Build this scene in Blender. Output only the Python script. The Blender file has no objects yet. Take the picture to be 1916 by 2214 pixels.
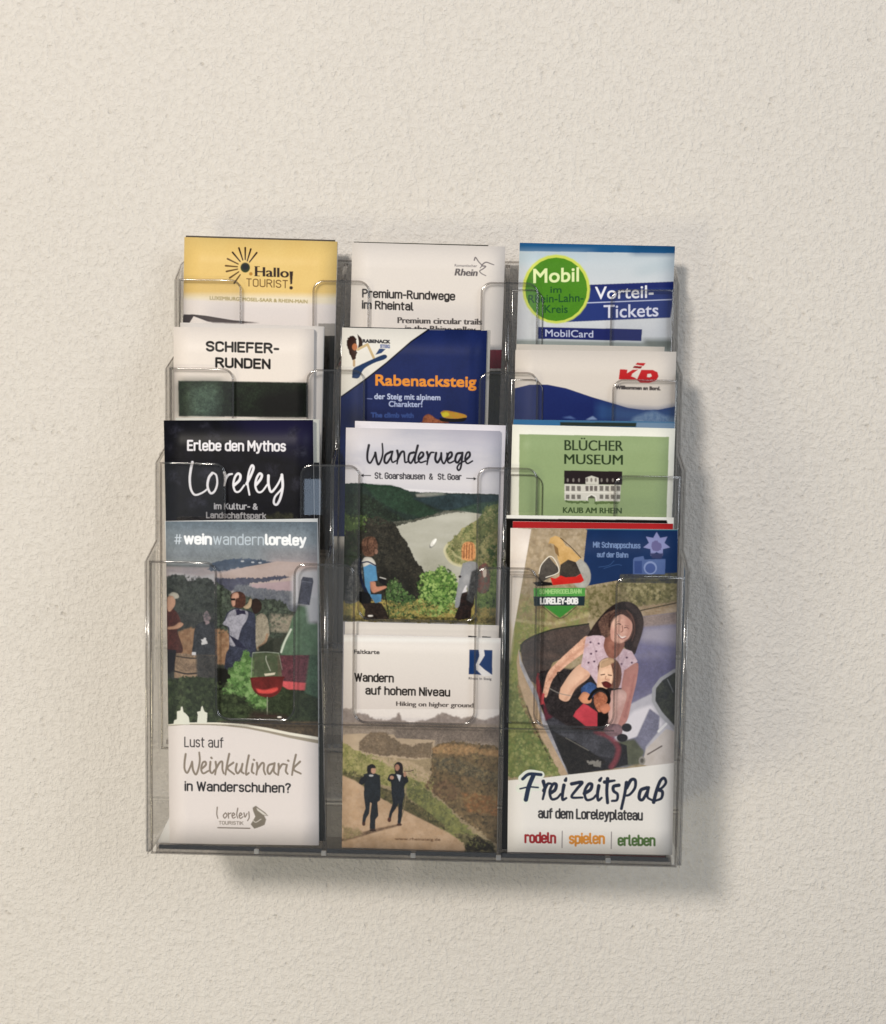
import bpy, bmesh, math
import numpy as np
from mathutils import Vector, Matrix
R = math.radians
S = bpy.context.scene
COL = S.collection

# ------------------------------------------------------------------ camera
cam_d = bpy.data.cameras.new("camera"); cam = bpy.data.objects.new("camera", cam_d); COL.objects.link(cam)
CB = [np.array([.99922832, .03693651, .01335854]), np.array([-.03578232, .99629376, -.07822002]), np.array([-.01619821, .07768166, .99684662])]
CC = np.array([.0468, -.923, .0436]); CF = 2701.7
cam.matrix_world = Matrix(((CB[0][0], CB[2][0], -CB[1][0], CC[0]), (CB[0][1], CB[2][1], -CB[1][1], CC[1]), (CB[0][2], CB[2][2], -CB[1][2], CC[2]), (0, 0, 0, 1)))
cam_d.sensor_fit = 'HORIZONTAL'; cam_d.sensor_width = 36; cam_d.lens = 36 * CF / 1916
cam_d.clip_start = .01; cam_d.clip_end = 50
S.camera = cam
# ------------------------------------------------------------------ light of the room
w = bpy.data.worlds.new("World"); S.world = w; w.use_nodes = True
w.node_tree.nodes["Background"].inputs[0].default_value = (.90, .95, 1.0, 1)
w.node_tree.nodes["Background"].inputs[1].default_value = .24
def lamp(name, loc, target, size, power, color, shape='DISK', size_y=None):
    d = bpy.data.lights.new(name, 'AREA'); d.shape = shape; d.size = size
    if size_y: d.size_y = size_y
    d.energy = power; d.color = color
    o = bpy.data.objects.new(name, d); COL.objects.link(o); o.location = loc
    o.rotation_euler = (Vector(target) - Vector(loc)).to_track_quat('-Z', 'Y').to_euler()
    return o
lamp("ceiling_lamp", (-.86, -2.3, 1.02), (0, 0, -.05), .36, 41.5, (1.0, .92, .825))
lamp("low_lamp", (-1.2, -1.4, -.85), (-.3, 0, -.35), .6, 7.5, (1.0, .88, .60))  # added warm fill that lifts the lower left wall and the lower leaflets
lamp("far_window", (1.7, -1.9, .9), (.3, 0, .1), 1.0, 13.5, (.89, .94, 1.0), 'RECTANGLE', 1.0)  # added cool fill that brightens the right of the wall, not a window
lamp('small_window', (-0.434, -2.658, -0.189), (-0.071, -0.089, -0.013), .045, .032, (.62, .78, 1.0), 'RECTANGLE', .10)  # added small bluish light, placed so that it mirrors in a third tier tab
S.view_settings.view_transform = 'Standard'; S.view_settings.look = 'None'
S.view_settings.exposure = .07; S.view_settings.gamma = 1
S.cycles.transparent_max_bounces = 40; S.cycles.max_bounces = 12

# ------------------------------------------------------------------ helpers
def mat(name):
    m = bpy.data.materials.new(name); m.use_nodes = True; nt = m.node_tree; nt.nodes.clear()
    out = nt.nodes.new('ShaderNodeOutputMaterial'); return m, nt, out
def N(nt, t, **k):
    n = nt.nodes.new(t)
    for a, b in k.items():
        if a in n.inputs: n.inputs[a].default_value = b
        else: setattr(n, a, b)
    return n
def tag(o, label=None, cat=None, group=None, kind=None):
    if label: o['label'] = label
    if cat: o['category'] = cat
    if group: o['group'] = group
    if kind: o['kind'] = kind
def link(name, me, parent=None):
    o = bpy.data.objects.new(name, me); COL.objects.link(o); o.parent = parent; return o
def box_bm(bm, x0, x1, y0, y1, z0, z1, mi=0):
    v = [bm.verts.new(p) for p in ((x0, y0, z0), (x1, y0, z0), (x1, y1, z0), (x0, y1, z0), (x0, y0, z1), (x1, y0, z1), (x1, y1, z1), (x0, y1, z1))]
    for f in ((0, 3, 2, 1), (4, 5, 6, 7), (0, 1, 5, 4), (1, 2, 6, 5), (2, 3, 7, 6), (3, 0, 4, 7)):
        bm.faces.new([v[i] for i in f]).material_index = mi
def bm_obj(name, bm, mats, parent=None):
    bmesh.ops.recalc_face_normals(bm, faces=bm.faces)
    me = bpy.data.meshes.new(name); bm.to_mesh(me); bm.free()
    for m in mats: me.materials.append(m)
    return link(name, me, parent)

# ------------------------------------------------------------------ materials
# plaster wall
wall_m, nt, out = mat("rough_white_plaster")
tc = N(nt, 'ShaderNodeTexCoord'); P = N(nt, 'ShaderNodeBsdfPrincipled', Roughness=.9)
P.inputs['Specular IOR Level'].default_value = .15
def noise(sc, det, rough=.5, dist=0):
    n = N(nt, 'ShaderNodeTexNoise', Scale=sc, Detail=det, Roughness=rough, Distortion=dist); nt.links.new(tc.outputs['Object'], n.inputs['Vector']); return n
def ramp(src, stops):
    r = N(nt, 'ShaderNodeValToRGB'); cr = r.color_ramp
    cr.elements[0].position, cr.elements[0].color = stops[0][0], (*stops[0][1], 1)
    cr.elements[1].position, cr.elements[1].color = stops[-1][0], (*stops[-1][1], 1)
    for p, c in stops[1:-1]: e = cr.elements.new(p); e.color = (*c, 1)
    nt.links.new(src, r.inputs[0]); return r
def math_(op, a, b):
    n = N(nt, 'ShaderNodeMath', operation=op)
    for i, v in enumerate((a, b)):
        if isinstance(v, (int, float)): n.inputs[i].default_value = v
        else: nt.links.new(v, n.inputs[i])
    return n.outputs[0]
g1 = noise(400, 2, .6); g2 = noise(190, 2, .55); g3 = noise(45, 2, .5); big = noise(3.2, 2, .5)
pit = N(nt, 'ShaderNodeTexVoronoi', Scale=170.0); nt.links.new(tc.outputs['Object'], pit.inputs['Vector'])
pit.inputs['Randomness'].default_value = 1
pitm = ramp(pit.outputs['Distance'], [(0.08, (0, 0, 0)), (0.30, (1, 1, 1))])
selm = ramp(noise(60, 1).outputs[0], [(.58, (0, 0, 0)), (.72, (1, 1, 1))])
pits = math_('MAXIMUM', pitm.outputs[0], math_('SUBTRACT', 1.0, selm.outputs[0]))
h = math_('ADD', math_('MULTIPLY', g1.outputs[0], .75), math_('MULTIPLY', g2.outputs[0], .9))
h = math_('ADD', h, math_('MULTIPLY', g3.outputs[0], .6))
h = math_('ADD', h, math_('MULTIPLY', pits, .35))
b = N(nt, 'ShaderNodeBump', Strength=1.0, Distance=.0017); nt.links.new(h, b.inputs['Height']); nt.links.new(b.outputs[0], P.inputs['Normal'])
c = ramp(big.outputs[0], [(.3, (.752, .715, .668)), (.7, (.785, .748, .700))])
mx = N(nt, 'ShaderNodeMix', data_type='RGBA', blend_type='MULTIPLY'); mx.inputs[0].default_value = 1
pc = ramp(pits, [(0, (.86, .845, .82)), (1, (1, 1, 1))])
nt.links.new(c.outputs[0], mx.inputs[6]); nt.links.new(pc.outputs[0], mx.inputs[7])
mx2 = N(nt, 'ShaderNodeMix', data_type='RGBA', blend_type='MULTIPLY'); mx2.inputs[0].default_value = 1
gc = ramp(g2.outputs[0], [(.3, (.93, .925, .92)), (.6, (1, 1, 1))])
nt.links.new(mx.outputs[2], mx2.inputs[6]); nt.links.new(gc.outputs[0], mx2.inputs[7])
nt.links.new(mx2.outputs[2], P.inputs['Base Color']); nt.links.new(P.outputs[0], out.inputs[0])

def acrylic(name, tint, rough, base_fac=0.0, gcol=(1, 1, 1)):
    m, nt, out = mat(name)
    t = N(nt, 'ShaderNodeBsdfTransparent'); t.inputs[0].default_value = (*tint, 1)
    g = N(nt, 'ShaderNodeBsdfGlossy', Roughness=rough); g.inputs[0].default_value = (*gcol, 1)
    f = N(nt, 'ShaderNodeFresnel', IOR=1.49); mxs = N(nt, 'ShaderNodeMixShader')
    # both faces of a sheet are counted on the side the ray enters; no total reflection inside the unrefracted sheet
    geo = N(nt, 'ShaderNodeNewGeometry'); a = N(nt, 'ShaderNodeMath', operation='MULTIPLY_ADD'); a.inputs[1].default_value = 1.7; a.inputs[2].default_value = base_fac
    inv = N(nt, 'ShaderNodeMath', operation='SUBTRACT'); inv.inputs[0].default_value = 1.0; nt.links.new(geo.outputs['Backfacing'], inv.inputs[1])
    q = N(nt, 'ShaderNodeMath', operation='MULTIPLY', use_clamp=True)
    nt.links.new(f.outputs[0], a.inputs[0]); nt.links.new(a.outputs[0], q.inputs[0]); nt.links.new(inv.outputs[0], q.inputs[1]); nt.links.new(q.outputs[0], mxs.inputs[0])
    nt.links.new(t.outputs[0], mxs.inputs[1]); nt.links.new(g.outputs[0], mxs.inputs[2]); nt.links.new(mxs.outputs[0], out.inputs[0])
    return m
ACR = acrylic("clear_acrylic", (.990, .991, .992), .015)
SIDE = acrylic("clear_acrylic_upright", (.935, .928, .915), .03)
EDGE = acrylic("cut_acrylic_edge", (.70, .685, .67), .12, .06)

paper_m, nt, out = mat("white_paper_edge")
P = N(nt, 'ShaderNodeBsdfPrincipled', Roughness=.6); P.inputs['Base Color'].default_value = (.80, .78, .765, 1)
tc = N(nt, 'ShaderNodeTexCoord'); n = N(nt, 'ShaderNodeTexNoise', Scale=900.0, Detail=2.0); nt.links.new(tc.outputs['Object'], n.inputs['Vector'])
bb = N(nt, 'ShaderNodeBump', Strength=.3, Distance=.0002); nt.links.new(n.outputs[0], bb.inputs['Height']); nt.links.new(bb.outputs[0], P.inputs['Normal'])
nt.links.new(P.outputs[0], out.inputs[0])

# ------------------------------------------------------------------ wall
bm = bmesh.new(); box_bm(bm, -2.2, 2.2, 0, .2, -1.6, 1.6)
o = bm_obj("wall", bm, [wall_m]); tag(o, "rough cream white plaster wall behind the leaflet rack", kind='structure')

# ------------------------------------------------------------------ acrylic rack
rack = link("leaflet_rack", None); rack.location = (0, 0, -.2525)
tag(rack, "clear acrylic wall rack with twelve leaflet pockets in four tiers", "leaflet rack")
ZB = -.2525
DK = [.035, .062, .089, .116]; TOP = [.1368, .0732, .0088, -.0550]
BASE = [-.0545, -.1185, -.1825, -.2465]
TH = .003
XT = [(-.130, -.0797), (-.0390, .0393), (.0800, .1305)]
def arc(cx, cz, r, a0, a1, n=6):
    return [(cx + r * math.cos(R(a0 + (a1 - a0) * i / n)), cz + r * math.sin(R(a0 + (a1 - a0) * i / n))) for i in range(n + 1)]
def extrude_outline(bm, pts, d0, d1, plane='xz', x=0):
    # plate between depths d0 and d1 with cut edges in the second material
    def mk(p, d): return (p[0], -d, p[1]) if plane == 'xz' else (d, -p[0], p[1])
    A = [bm.verts.new(mk(p, d0)) for p in pts]; B = [bm.verts.new(mk(p, d1)) for p in pts]
    bm.faces.new(A).material_index = 0; bm.faces.new(B[::-1]).material_index = 0
    for i in range(len(pts)):
        j = (i + 1) % len(pts); bm.faces.new((A[i], B[i], B[j], A[j])).material_index = 1
def plate(name, pts, d0, d1, plane='xz', mats=None, bev=.0014):
    bm = bmesh.new(); extrude_outline(bm, pts, d0, d1, plane)
    bmesh.ops.recalc_face_normals(bm, faces=bm.faces)
    es = [e for e in bm.edges if len(e.link_faces) == 2 and e.link_faces[0].material_index != e.link_faces[1].material_index]
    if bev: bmesh.ops.bevel(bm, geom=es, offset=bev, segments=4, affect='EDGES', material=1, clamp_overlap=True)
    for f in bm.faces: f.smooth = f.material_index == 1
    o = bm_obj(name, bm, mats or [ACR, EDGE], rack); o.location = (0, 0, -ZB); return o
def front_outline(top, bottom, r=.0078):
    nb = top - .1040; tops = [top, top, top - .0002, top - .0042]
    ends = [-.175] + [v for t in XT for v in t] + [.175]
    pts = [(-.175, bottom), (-.175, top)]
    for i, (a, bx) in enumerate(XT):
        tl, tr = tops[i], tops[i + 1]
        pts += arc(a - r, tl - r, r, 90, 0) + arc(a + r, nb + r, r, 180, 270) + arc(bx - r, nb + r, r, 270, 360) + arc(bx + r, tr - r, r, 180, 90)
    pts += [(.175, tops[3]), (.175, bottom)]
    return pts
for k in range(4):
    D, t = DK[k], TOP[k]
    plate("pocket_front", front_outline(t, BASE[k] - .0060), D - TH, D)
    # inner tab behind the front, slightly lower, to the left of the third column
    r = .008; zt = t - .0048; x1 = .0838
    plate("inner_tab", [(.0610, t - .104), (.0610, zt)] + arc(x1 - r, zt - r, r, 90, 0) + [(x1, t - .104)], D - 2 * TH + .0008, D - TH - .0002)
    bm = bmesh.new(); dback = DK[k - 1] + .0002 if k else .0075
    for xa, xb in ((-.1718, -.0602), (-.0568, .0568), (.0602, .1718)):
        box_bm(bm, xa, xb, -(D - TH - .0002), -dback, BASE[k] - .003, BASE[k], 1)
    bm_obj("pocket_base", bm, [ACR, EDGE], rack).location = (0, 0, -ZB)
plate("back_panel", [(-.1718, -.2495), (-.1718, .1545), (.1718, .1545), (.1718, -.2495)], .004, .007)
def side_profile(lift=.012):
    p = [(.0035, ZB), (.0035, .1545)]
    p += [(.0180, .1500), (DK[0], TOP[0])]
    for k in range(1, 4): p += [(DK[k - 1], TOP[k] + .0115), (DK[k], TOP[k])]
    p += [(DK[3], ZB)]
    return p
def inner_profile():
    p = [(.0073, -.2463), (.0073, .1540), (.0165, .1490), (DK[0] - .0034, TOP[0] - .001)]
    for k in range(1, 4): p += [(DK[k - 1] - .0034, TOP[k] + .0125), (DK[k] - .0034, TOP[k] - .001)]
    p += [(DK[3] - .0034, -.2463)]
    return p
for x0, x1 in ((-.1782, -.1752), (.1752, .1782)): plate("side_wall", side_profile(), x0, x1, 'yz', [SIDE, EDGE])
for x0, x1 in ((-.0600, -.0570), (.0570, .0600)):
    # each divider is one plate per pocket depth so that it butts against the pocket fronts
    for k in range(4):
        dback = DK[k - 1] + .0002 if k else .0073
        p = [(dback, BASE[k] - .003), (dback, TOP[k] + (.0115 if k else .0172)), (DK[k] - TH - .0002 if k else .0165, TOP[k] - .0006 if k else .149)]
        if k == 0: p += [(DK[0] - TH - .0002, TOP[0] - .0006)]
        p += [(DK[k] - TH - .0002, BASE[k] - .003)]
        plate("divider", p, x0, x1, 'yz', [SIDE, EDGE])
# joint line across the lowest pocket front, clear spacers and the lower lip
bm = bmesh.new(); box_bm(bm, -.1255, .1315, -.1168, -.1161, -.1619, -.1608); bm_obj("joint_bead", bm, [EDGE], rack).location = (0, 0, -ZB)
bm = bmesh.new(); box_bm(bm, -.1720, .1720, -.1129, -.0080, -.2524, -.2499, 1); bm_obj("lower_lip", bm, [ACR, EDGE], rack).location = (0, 0, -ZB)
STRIP = acrylic("dark_reflection_strip", (.22, .19, .17), .12, .02)  # dark tint stands in for the dark internal reflection under the base
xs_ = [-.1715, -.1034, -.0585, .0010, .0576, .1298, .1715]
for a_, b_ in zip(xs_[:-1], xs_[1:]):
    bm = bmesh.new(); box_bm(bm, a_ + .0016, b_ - .0016, -.1126, -.1096, -.2496, -.2470); bm_obj("base_dark_strip", bm, [STRIP], rack).location = (0, 0, -ZB)
GLINT = acrylic("spacer_glint", (.8, .8, .8), .4, .35)  # pale finish puts the whitish glints at the spacers into the blocks
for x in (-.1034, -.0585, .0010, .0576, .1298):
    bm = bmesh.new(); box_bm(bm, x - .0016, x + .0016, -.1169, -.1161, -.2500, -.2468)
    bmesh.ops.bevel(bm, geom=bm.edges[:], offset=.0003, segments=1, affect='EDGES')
    bm_obj("spacer", bm, [GLINT], rack).location = (0, 0, -ZB)

# ------------------------------------------------------------------ printed pages: raster tools
PX = 6200   # canvas pixels per metre
rng = np.random.default_rng(7)
def lin(c):
    c = np.asarray(c, float) / 255; return np.where(c <= .04045, c / 12.92, ((c + .055) / 1.055) ** 2.4)
def hexc(s): return lin([int(s[i:i + 2], 16) for i in (0, 2, 4)])
def up(a, H, W):
    h, w_ = a.shape; ys = np.linspace(0, h - 1.001, H); xs = np.linspace(0, w_ - 1.001, W)
    y0 = ys.astype(int); x0 = xs.astype(int); fy = (ys - y0)[:, None]; fx = (xs - x0)[None]
    fy = fy * fy * (3 - 2 * fy); fx = fx * fx * (3 - 2 * fx)
    A = a[y0][:, x0]; B_ = a[y0][:, x0 + 1]; C_ = a[y0 + 1][:, x0]; D_ = a[y0 + 1][:, x0 + 1]
    return (A * (1 - fx) + B_ * fx) * (1 - fy) + (C_ * (1 - fx) + D_ * fx) * fy
NH, NW = 1500, 800
def fract(cell, octs=4, ax=1.0):
    o = np.zeros((NH, NW)); amp = 1; tot = 0
    for i in range(octs):
        c_ = max(cell / 2 ** i, 1.5); o += amp * up(rng.random((int(NH / c_) + 3, int(NW / c_ / ax) + 3)), NH, NW); tot += amp; amp *= .6
    o = o / tot; return (o - o.mean()) / o.std()
NZ = {'c': fract(90), 'm': fract(34), 'f': fract(13, 3), 'h': fract(30, 4, 4.0), 'g': fract(5, 2)}
def blur(a, r):
    r = int(r)
    if r < 1: return a
    for ax in (0, 1):
        p = np.pad(a, [(r + 1, r) if i == ax else (0, 0) for i in range(a.ndim)], mode='edge')
        cs = np.cumsum(p, axis=ax); n = a.shape[ax]
        a = (np.take(cs, range(2 * r + 1, n + 2 * r + 1), axis=ax) - np.take(cs, range(0, n), axis=ax)) / (2 * r + 1)
    return a
def spline(pts, n=7):
    p = [np.array(q, float) for q in pts]
    if len(p) < 3: return p
    p = [2 * p[0] - p[1]] + p + [2 * p[-1] - p[-2]]; o = []
    for i in range(1, len(p) - 2):
        for j in range(n):
            t = j / n; a, b_, c_, d = p[i - 1:i + 3]
            o.append(.5 * (2 * b_ + (c_ - a) * t + (2 * a - 5 * b_ + 4 * c_ - d) * t * t + (3 * b_ - a - 3 * c_ + d) * t ** 3))
    return o + [p[-2]]
FR = {'A': (370, 490, 4.708), 'B': (720, 490, 4.48), 'C': (1090, 490, 4.48), 'D': (310, 890, 4.48), 'E': (700, 890, 4.48), 'F': (1080, 890, 4.267),
      'G': (310, 1180, 4.48), 'H': (310, 1540, 4.48), 'I': (700, 1140, 4.48), 'J': (700, 1540, 4.48), 'K': (1080, 1130, 3.633), 'L': (1080, 1600, 3.584), 'P': (0, 0, 1)}
def parse(s):
    if isinstance(s, str): return [tuple(map(float, q.split(','))) for q in s.split()]
    return s
class Page:
    """A printed page; drawing coordinates are those of the digitised layout, mapped flat onto the sheet."""
    def __init__(s, top, w, H, roll, lean, bg='ece5e0', fr='P'):
        s.top = np.array([top[0], -top[2], top[1]]); s.w, s.H = w, H; s.fr = fr
        s.rot = Matrix.Rotation(-R(roll), 3, 'Y') @ Matrix.Rotation(-R(lean), 3, 'X'); s.eul = s.rot.to_euler()
        s.ex = np.array(s.rot @ Vector((1, 0, 0))); s.ez = np.array(s.rot @ Vector((0, 0, 1))); s.en = np.cross(s.ex, s.ez)
        s.CW, s.CH = int(w * PX), int(H * PX); s.im = np.empty((s.CH, s.CW, 3)); s.im[:] = hexc(bg)
        s.k = PX / CF * .81
    raw = False
    def m(s, pts, fr=None):
        if s.raw: return np.array(pts)
        x0, y0, sc = FR[fr or s.fr]; o = []
        for (u, v) in parse(pts):
            u = x0 + u / sc; v = y0 + v / sc
            d = (u - 958) / CF * CB[0] + CB[1] - (v - 1107) / CF * CB[2]
            q = CC + d * ((s.top - CC) @ s.en / (d @ s.en)) - s.top
            o.append(((q @ s.ex + s.w / 2) * PX, -(q @ s.ez) * PX))
        return np.array(o)
    def sc(s, fr=None):
        if s.raw: return 1.0
        return PX * .00030 / FR[fr or s.fr][2]
    def grid(s, x0, y0, x1, y1):
        x0, y0 = max(int(x0), 0), max(int(y0), 0); x1, y1 = min(int(x1) + 1, s.CW), min(int(y1) + 1, s.CH)
        if x1 <= x0 or y1 <= y0: return None
        return x0, y0, x1, y1, *np.meshgrid(np.arange(x0, x1) + .5, np.arange(y0, y1) + .5)
    def put(s, x0, y0, x1, y1, a, col, n=None):
        c_ = np.empty((y1 - y0, x1 - x0, 3)); c_[:] = hexc(col) if isinstance(col, str) else col
        if n:   # (second colour, noise kind, gain, bias)
            t = np.clip(.5 + (NZ[n[1]][y0:y1, x0:x1] * .75 + NZ['g'][y0:y1, x0:x1] * .45) * n[2] * .62, 0, 1)[..., None]
            c_ = c_ * (1 - t) + hexc(n[0]) * t
        a = a[..., None]; s.im[y0:y1, x0:x1] = s.im[y0:y1, x0:x1] * (1 - a) + c_ * a
    def f(s, pts, col, n=None, fr=None, rag=0, soft=0, al=1, curve=False, kind='f', grad=None):
        q = s.m(pts, fr)
        if curve: q = np.array(spline(list(q) + [q[0]], 5))
        pad = 3 + rag * 3 + soft * 2
        g = s.grid(q[:, 0].min() - pad, q[:, 1].min() - pad, q[:, 0].max() + pad, q[:, 1].max() + pad)
        if g is None: return
        x0, y0, x1, y1, X, Y = g
        if rag:
            w_ = NZ[kind] * .5 + NZ['g'] * .45 + NZ['m'] * .6; X = X + w_[y0:y1, x0:x1] * rag; Y = Y + w_[::-1][y0:y1, x0:x1] * rag
        ins = np.zeros(X.shape, bool)
        for i in range(len(q)):
            ax, ay = q[i - 1]; bx, by = q[i]
            if ay == by: continue
            ins ^= ((ay > Y) != (by > Y)) & (X < (bx - ax) * (Y - ay) / (by - ay) + ax)
        a = blur(ins.astype(float), max(1, soft)) * al
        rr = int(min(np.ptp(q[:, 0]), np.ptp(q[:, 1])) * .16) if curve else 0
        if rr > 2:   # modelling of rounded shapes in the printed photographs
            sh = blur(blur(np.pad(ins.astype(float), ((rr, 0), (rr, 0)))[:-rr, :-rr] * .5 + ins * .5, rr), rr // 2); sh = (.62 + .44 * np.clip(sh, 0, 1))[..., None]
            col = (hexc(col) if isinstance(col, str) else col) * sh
        if grad:   # vertical gradient of printed ink
            t = np.clip((Y - Y.min()) / (Y.max() - Y.min()), 0, 1)[..., None]; col = hexc(col) * (1 - t) + hexc(grad) * t
        s.put(x0, y0, x1, y1, a, col, n)
    def l(s, pts, wd, col, fr=None, w2=None, curve=True, al=1, soft=0):
        q = s.m(pts, fr); k = s.sc(fr)
        if curve: q = np.array(spline(list(q)))
        n_ = len(q); ws = np.linspace(wd, w2 if w2 else wd, n_) * k / 2; M_ = ws.max() + 3 + soft
        g = s.grid(q[:, 0].min() - M_, q[:, 1].min() - M_, q[:, 0].max() + M_, q[:, 1].max() + M_)
        if g is None: return
        x0, y0, x1, y1, X, Y = g; a = np.zeros(X.shape)
        for i in range(n_ - 1):
            p, r_ = q[i], q[i + 1]; d = r_ - p; L2 = max(d @ d, 1e-6)
            t = np.clip(((X - p[0]) * d[0] + (Y - p[1]) * d[1]) / L2, 0, 1)
            di = np.hypot(X - p[0] - t * d[0], Y - p[1] - t * d[1]); wr = ws[i] + (ws[i + 1] - ws[i]) * t
            a = np.maximum(a, np.clip((wr - di) / (1 + soft) + .5, 0, 1))
        s.put(x0, y0, x1, y1, a * al, col)
    def pen(s, strokes, wd, col, fr=None, w2=None):
        for st in strokes.split('|'): s.l(st, wd * 1.3, col, fr, (w2 or wd) * 1.1)
    def dabs(s, pts, cols, n, size, fr=None, al=.75, flat=.7):
        # many small leaf-sized marks inside an outline of the printed picture
        q = s.m(pts, fr); k = s.sc(fr); lo, hi = q.min(0), q.max(0); C3 = [hexc(c_) for c_ in cols]
        for _ in range(n):
            x, y = lo + rng.random(2) * (hi - lo); ins = False
            for i in range(len(q)):
                (ax, ay), (bx, by) = q[i - 1], q[i]
                if (ay > y) != (by > y) and x < (bx - ax) * (y - ay) / (by - ay) + ax: ins = not ins
            if not ins: continue
            r_ = size * k * (.5 + rng.random()); th = rng.random() * 3.1; g = s.grid(x - r_, y - r_, x + r_, y + r_)
            if g is None: continue
            x0, y0, x1, y1, X, Y = g; X = X - x; Y = Y - y; U = X * math.cos(th) + Y * math.sin(th); V = (Y * math.cos(th) - X * math.sin(th)) / flat
            lt = NZ['f'][int(y) % NH, int(x) % NW] * .5 + rng.normal() * .5 + .3
            c_ = C3[int(np.clip((lt + 1.3) / 2.6 * len(C3), 0, len(C3) - 1))]
            a = (np.clip((r_ - np.hypot(U, V)) / 1.5, 0, 1) * al)[..., None]; s.im[y0:y1, x0:x1] = s.im[y0:y1, x0:x1] * (1 - a) + c_ * a
    def photo(s, pts, fr=None, b=2, amp=.10, sat=.76):
        # printed photograph: soft detail and fine tonal variation inside the outline
        q = s.m(pts, fr); g = s.grid(q[:, 0].min(), q[:, 1].min(), q[:, 0].max(), q[:, 1].max()); x0, y0, x1, y1, X, Y = g
        sl = (slice(y0, y1), slice(x0, x1)); ins = np.zeros(X.shape, bool)
        for i in range(len(q)):
            ax, ay = q[i - 1]; bx, by = q[i]
            if ay != by: ins ^= ((ay > Y) != (by > Y)) & (X < (bx - ax) * (Y - ay) / (by - ay) + ax)
        a = ins.astype(float)[..., None]; v = NZ['m'][::-1][sl] * .55 + NZ['f'][::-1][sl] * .7 + NZ['g'][sl] * .75 + NZ['c'][::-1][sl] * .5
        lum = s.im[sl].mean(2); v = v * np.clip(1.1 - 2.6 * lum, .04, 1); o_ = blur(s.im[sl], b); g_ = (o_ @ np.array([.3, .55, .15]))[..., None]
        o_ = (g_ + (o_ - g_) * sat) * 1.13 * np.exp(v[..., None] * amp) + .002
        s.im[sl] = s.im[sl] * (1 - a) + o_ * a
    def e(s, cx, cy, rx, ry, col, fr=None, n=None, rot=0, **k):
        c_, s_ = math.cos(R(rot)), math.sin(R(rot))
        s.f([(cx + rx * math.cos(t) * c_ - ry * math.sin(t) * s_, cy + rx * math.cos(t) * s_ + ry * math.sin(t) * c_) for t in np.linspace(0, 2 * math.pi, 25)[:-1]], col, n, fr, **k)
    def t(s, txt, p0, p1, h, col, bold=0, fr=None, boldy=None, al=1, shear=0, soft=0):
        """text with its baseline from p0 to p1 and capital height h"""
        tri, (xa, xb) = glyphs(txt); a, b_, up_ = s.m([p0, p1, (p0[0], p0[1] - h)], fr)
        ux = (b_ - a) / (xb - xa); uy = (up_ - a) / CAPH
        V = a + (tri[..., 0:1] - xa) * ux + tri[..., 1:2] * (uy + ux * shear)
        k = s.sc(fr); bx = bold * k; by = (bold if boldy is None else boldy) * k; pad = 4 + bx
        g = s.grid(V[..., 0].min() - pad, V[..., 1].min() - pad, V[..., 0].max() + pad, V[..., 1].max() + pad)
        if g is None: return
        x0, y0, x1, y1, X, Y = g; SS = 3; Wn, Hn = (x1 - x0) * SS, (y1 - y0) * SS; m_ = np.zeros((Hn, Wn), bool)
        for T_ in (V - [x0, y0]) * SS:
            lo = np.maximum(np.floor(T_.min(0)).astype(int), 0); hi = np.minimum(np.ceil(T_.max(0)).astype(int) + 1, [Wn, Hn])
            if (hi <= lo).any(): continue
            gx, gy = np.meshgrid(np.arange(lo[0], hi[0]) + .5, np.arange(lo[1], hi[1]) + .5)
            cr = [(T_[(i + 1) % 3][0] - T_[i][0]) * (gy - T_[i][1]) - (T_[(i + 1) % 3][1] - T_[i][1]) * (gx - T_[i][0]) for i in range(3)]
            m_[lo[1]:hi[1], lo[0]:hi[0]] |= ((cr[0] >= 0) & (cr[1] >= 0) & (cr[2] >= 0)) | ((cr[0] <= 0) & (cr[1] <= 0) & (cr[2] <= 0))
        rx, ry = int(round(bx * SS)), int(round(by * SS)); o = m_.copy()
        for i in range(1, rx + 1): o[:, i:] |= m_[:, :-i]; o[:, :-i] |= m_[:, i:]
        m2 = o.copy()
        for i in range(1, ry + 1): o[i:] |= m2[:-i]; o[:-i] |= m2[i:]
        a_ = o.reshape(y1 - y0, SS, x1 - x0, SS).mean((1, 3)); s.put(x0, y0, x1, y1, blur(a_, soft) * al, col)
    def d(s, txt, p0, p1, h, col, wd=10, fr=None, al=1):
        """condensed rounded lettering drawn with a pen of width wd"""
        h = h * 1.07; wd = wd * (1.25 if wd < 16 else .98)
        gl, W_ = din(txt); a, b_, up_ = s.m([p0, p1, (p0[0], p0[1] - h)], fr); k = s.sc(fr); L_ = np.linalg.norm(b_ - a); e_ = wd * k / 2
        ux = (b_ - a) / L_ * (L_ - 2 * e_) / W_; o_ = a + (b_ - a) / L_ * e_; H_ = np.linalg.norm(up_ - a); uy = (up_ - a) / H_ * (H_ - 2 * e_); o_ = o_ + (up_ - a) / H_ * e_
        fr0, s.raw = s.raw, True
        for st in gl: s.l([o_ + x * ux + y * uy for x, y in st], wd * k, col, curve=False, al=al)
        s.raw = fr0
    def material(s, name, rough=.45):
        im = blur(s.im, 1) ** 1.12 * 1.03 * (1 + NZ['g'][:s.CH, :s.CW, None] * .006)
        img = bpy.data.images.new(name, s.CW, s.CH, float_buffer=True)
        buf = np.ones((s.CH, s.CW, 4), np.float32); buf[..., :3] = im[::-1]; img.pixels.foreach_set(buf.ravel()); img.update(); img.pack()
        m_, nt, out = mat(name); tx = N(nt, 'ShaderNodeTexImage', image=img, extension='EXTEND')
        img.colorspace_settings.name = 'Linear Rec.709'
        P_ = N(nt, 'ShaderNodeBsdfPrincipled', Roughness=rough); P_.inputs['Specular IOR Level'].default_value = .18
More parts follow.
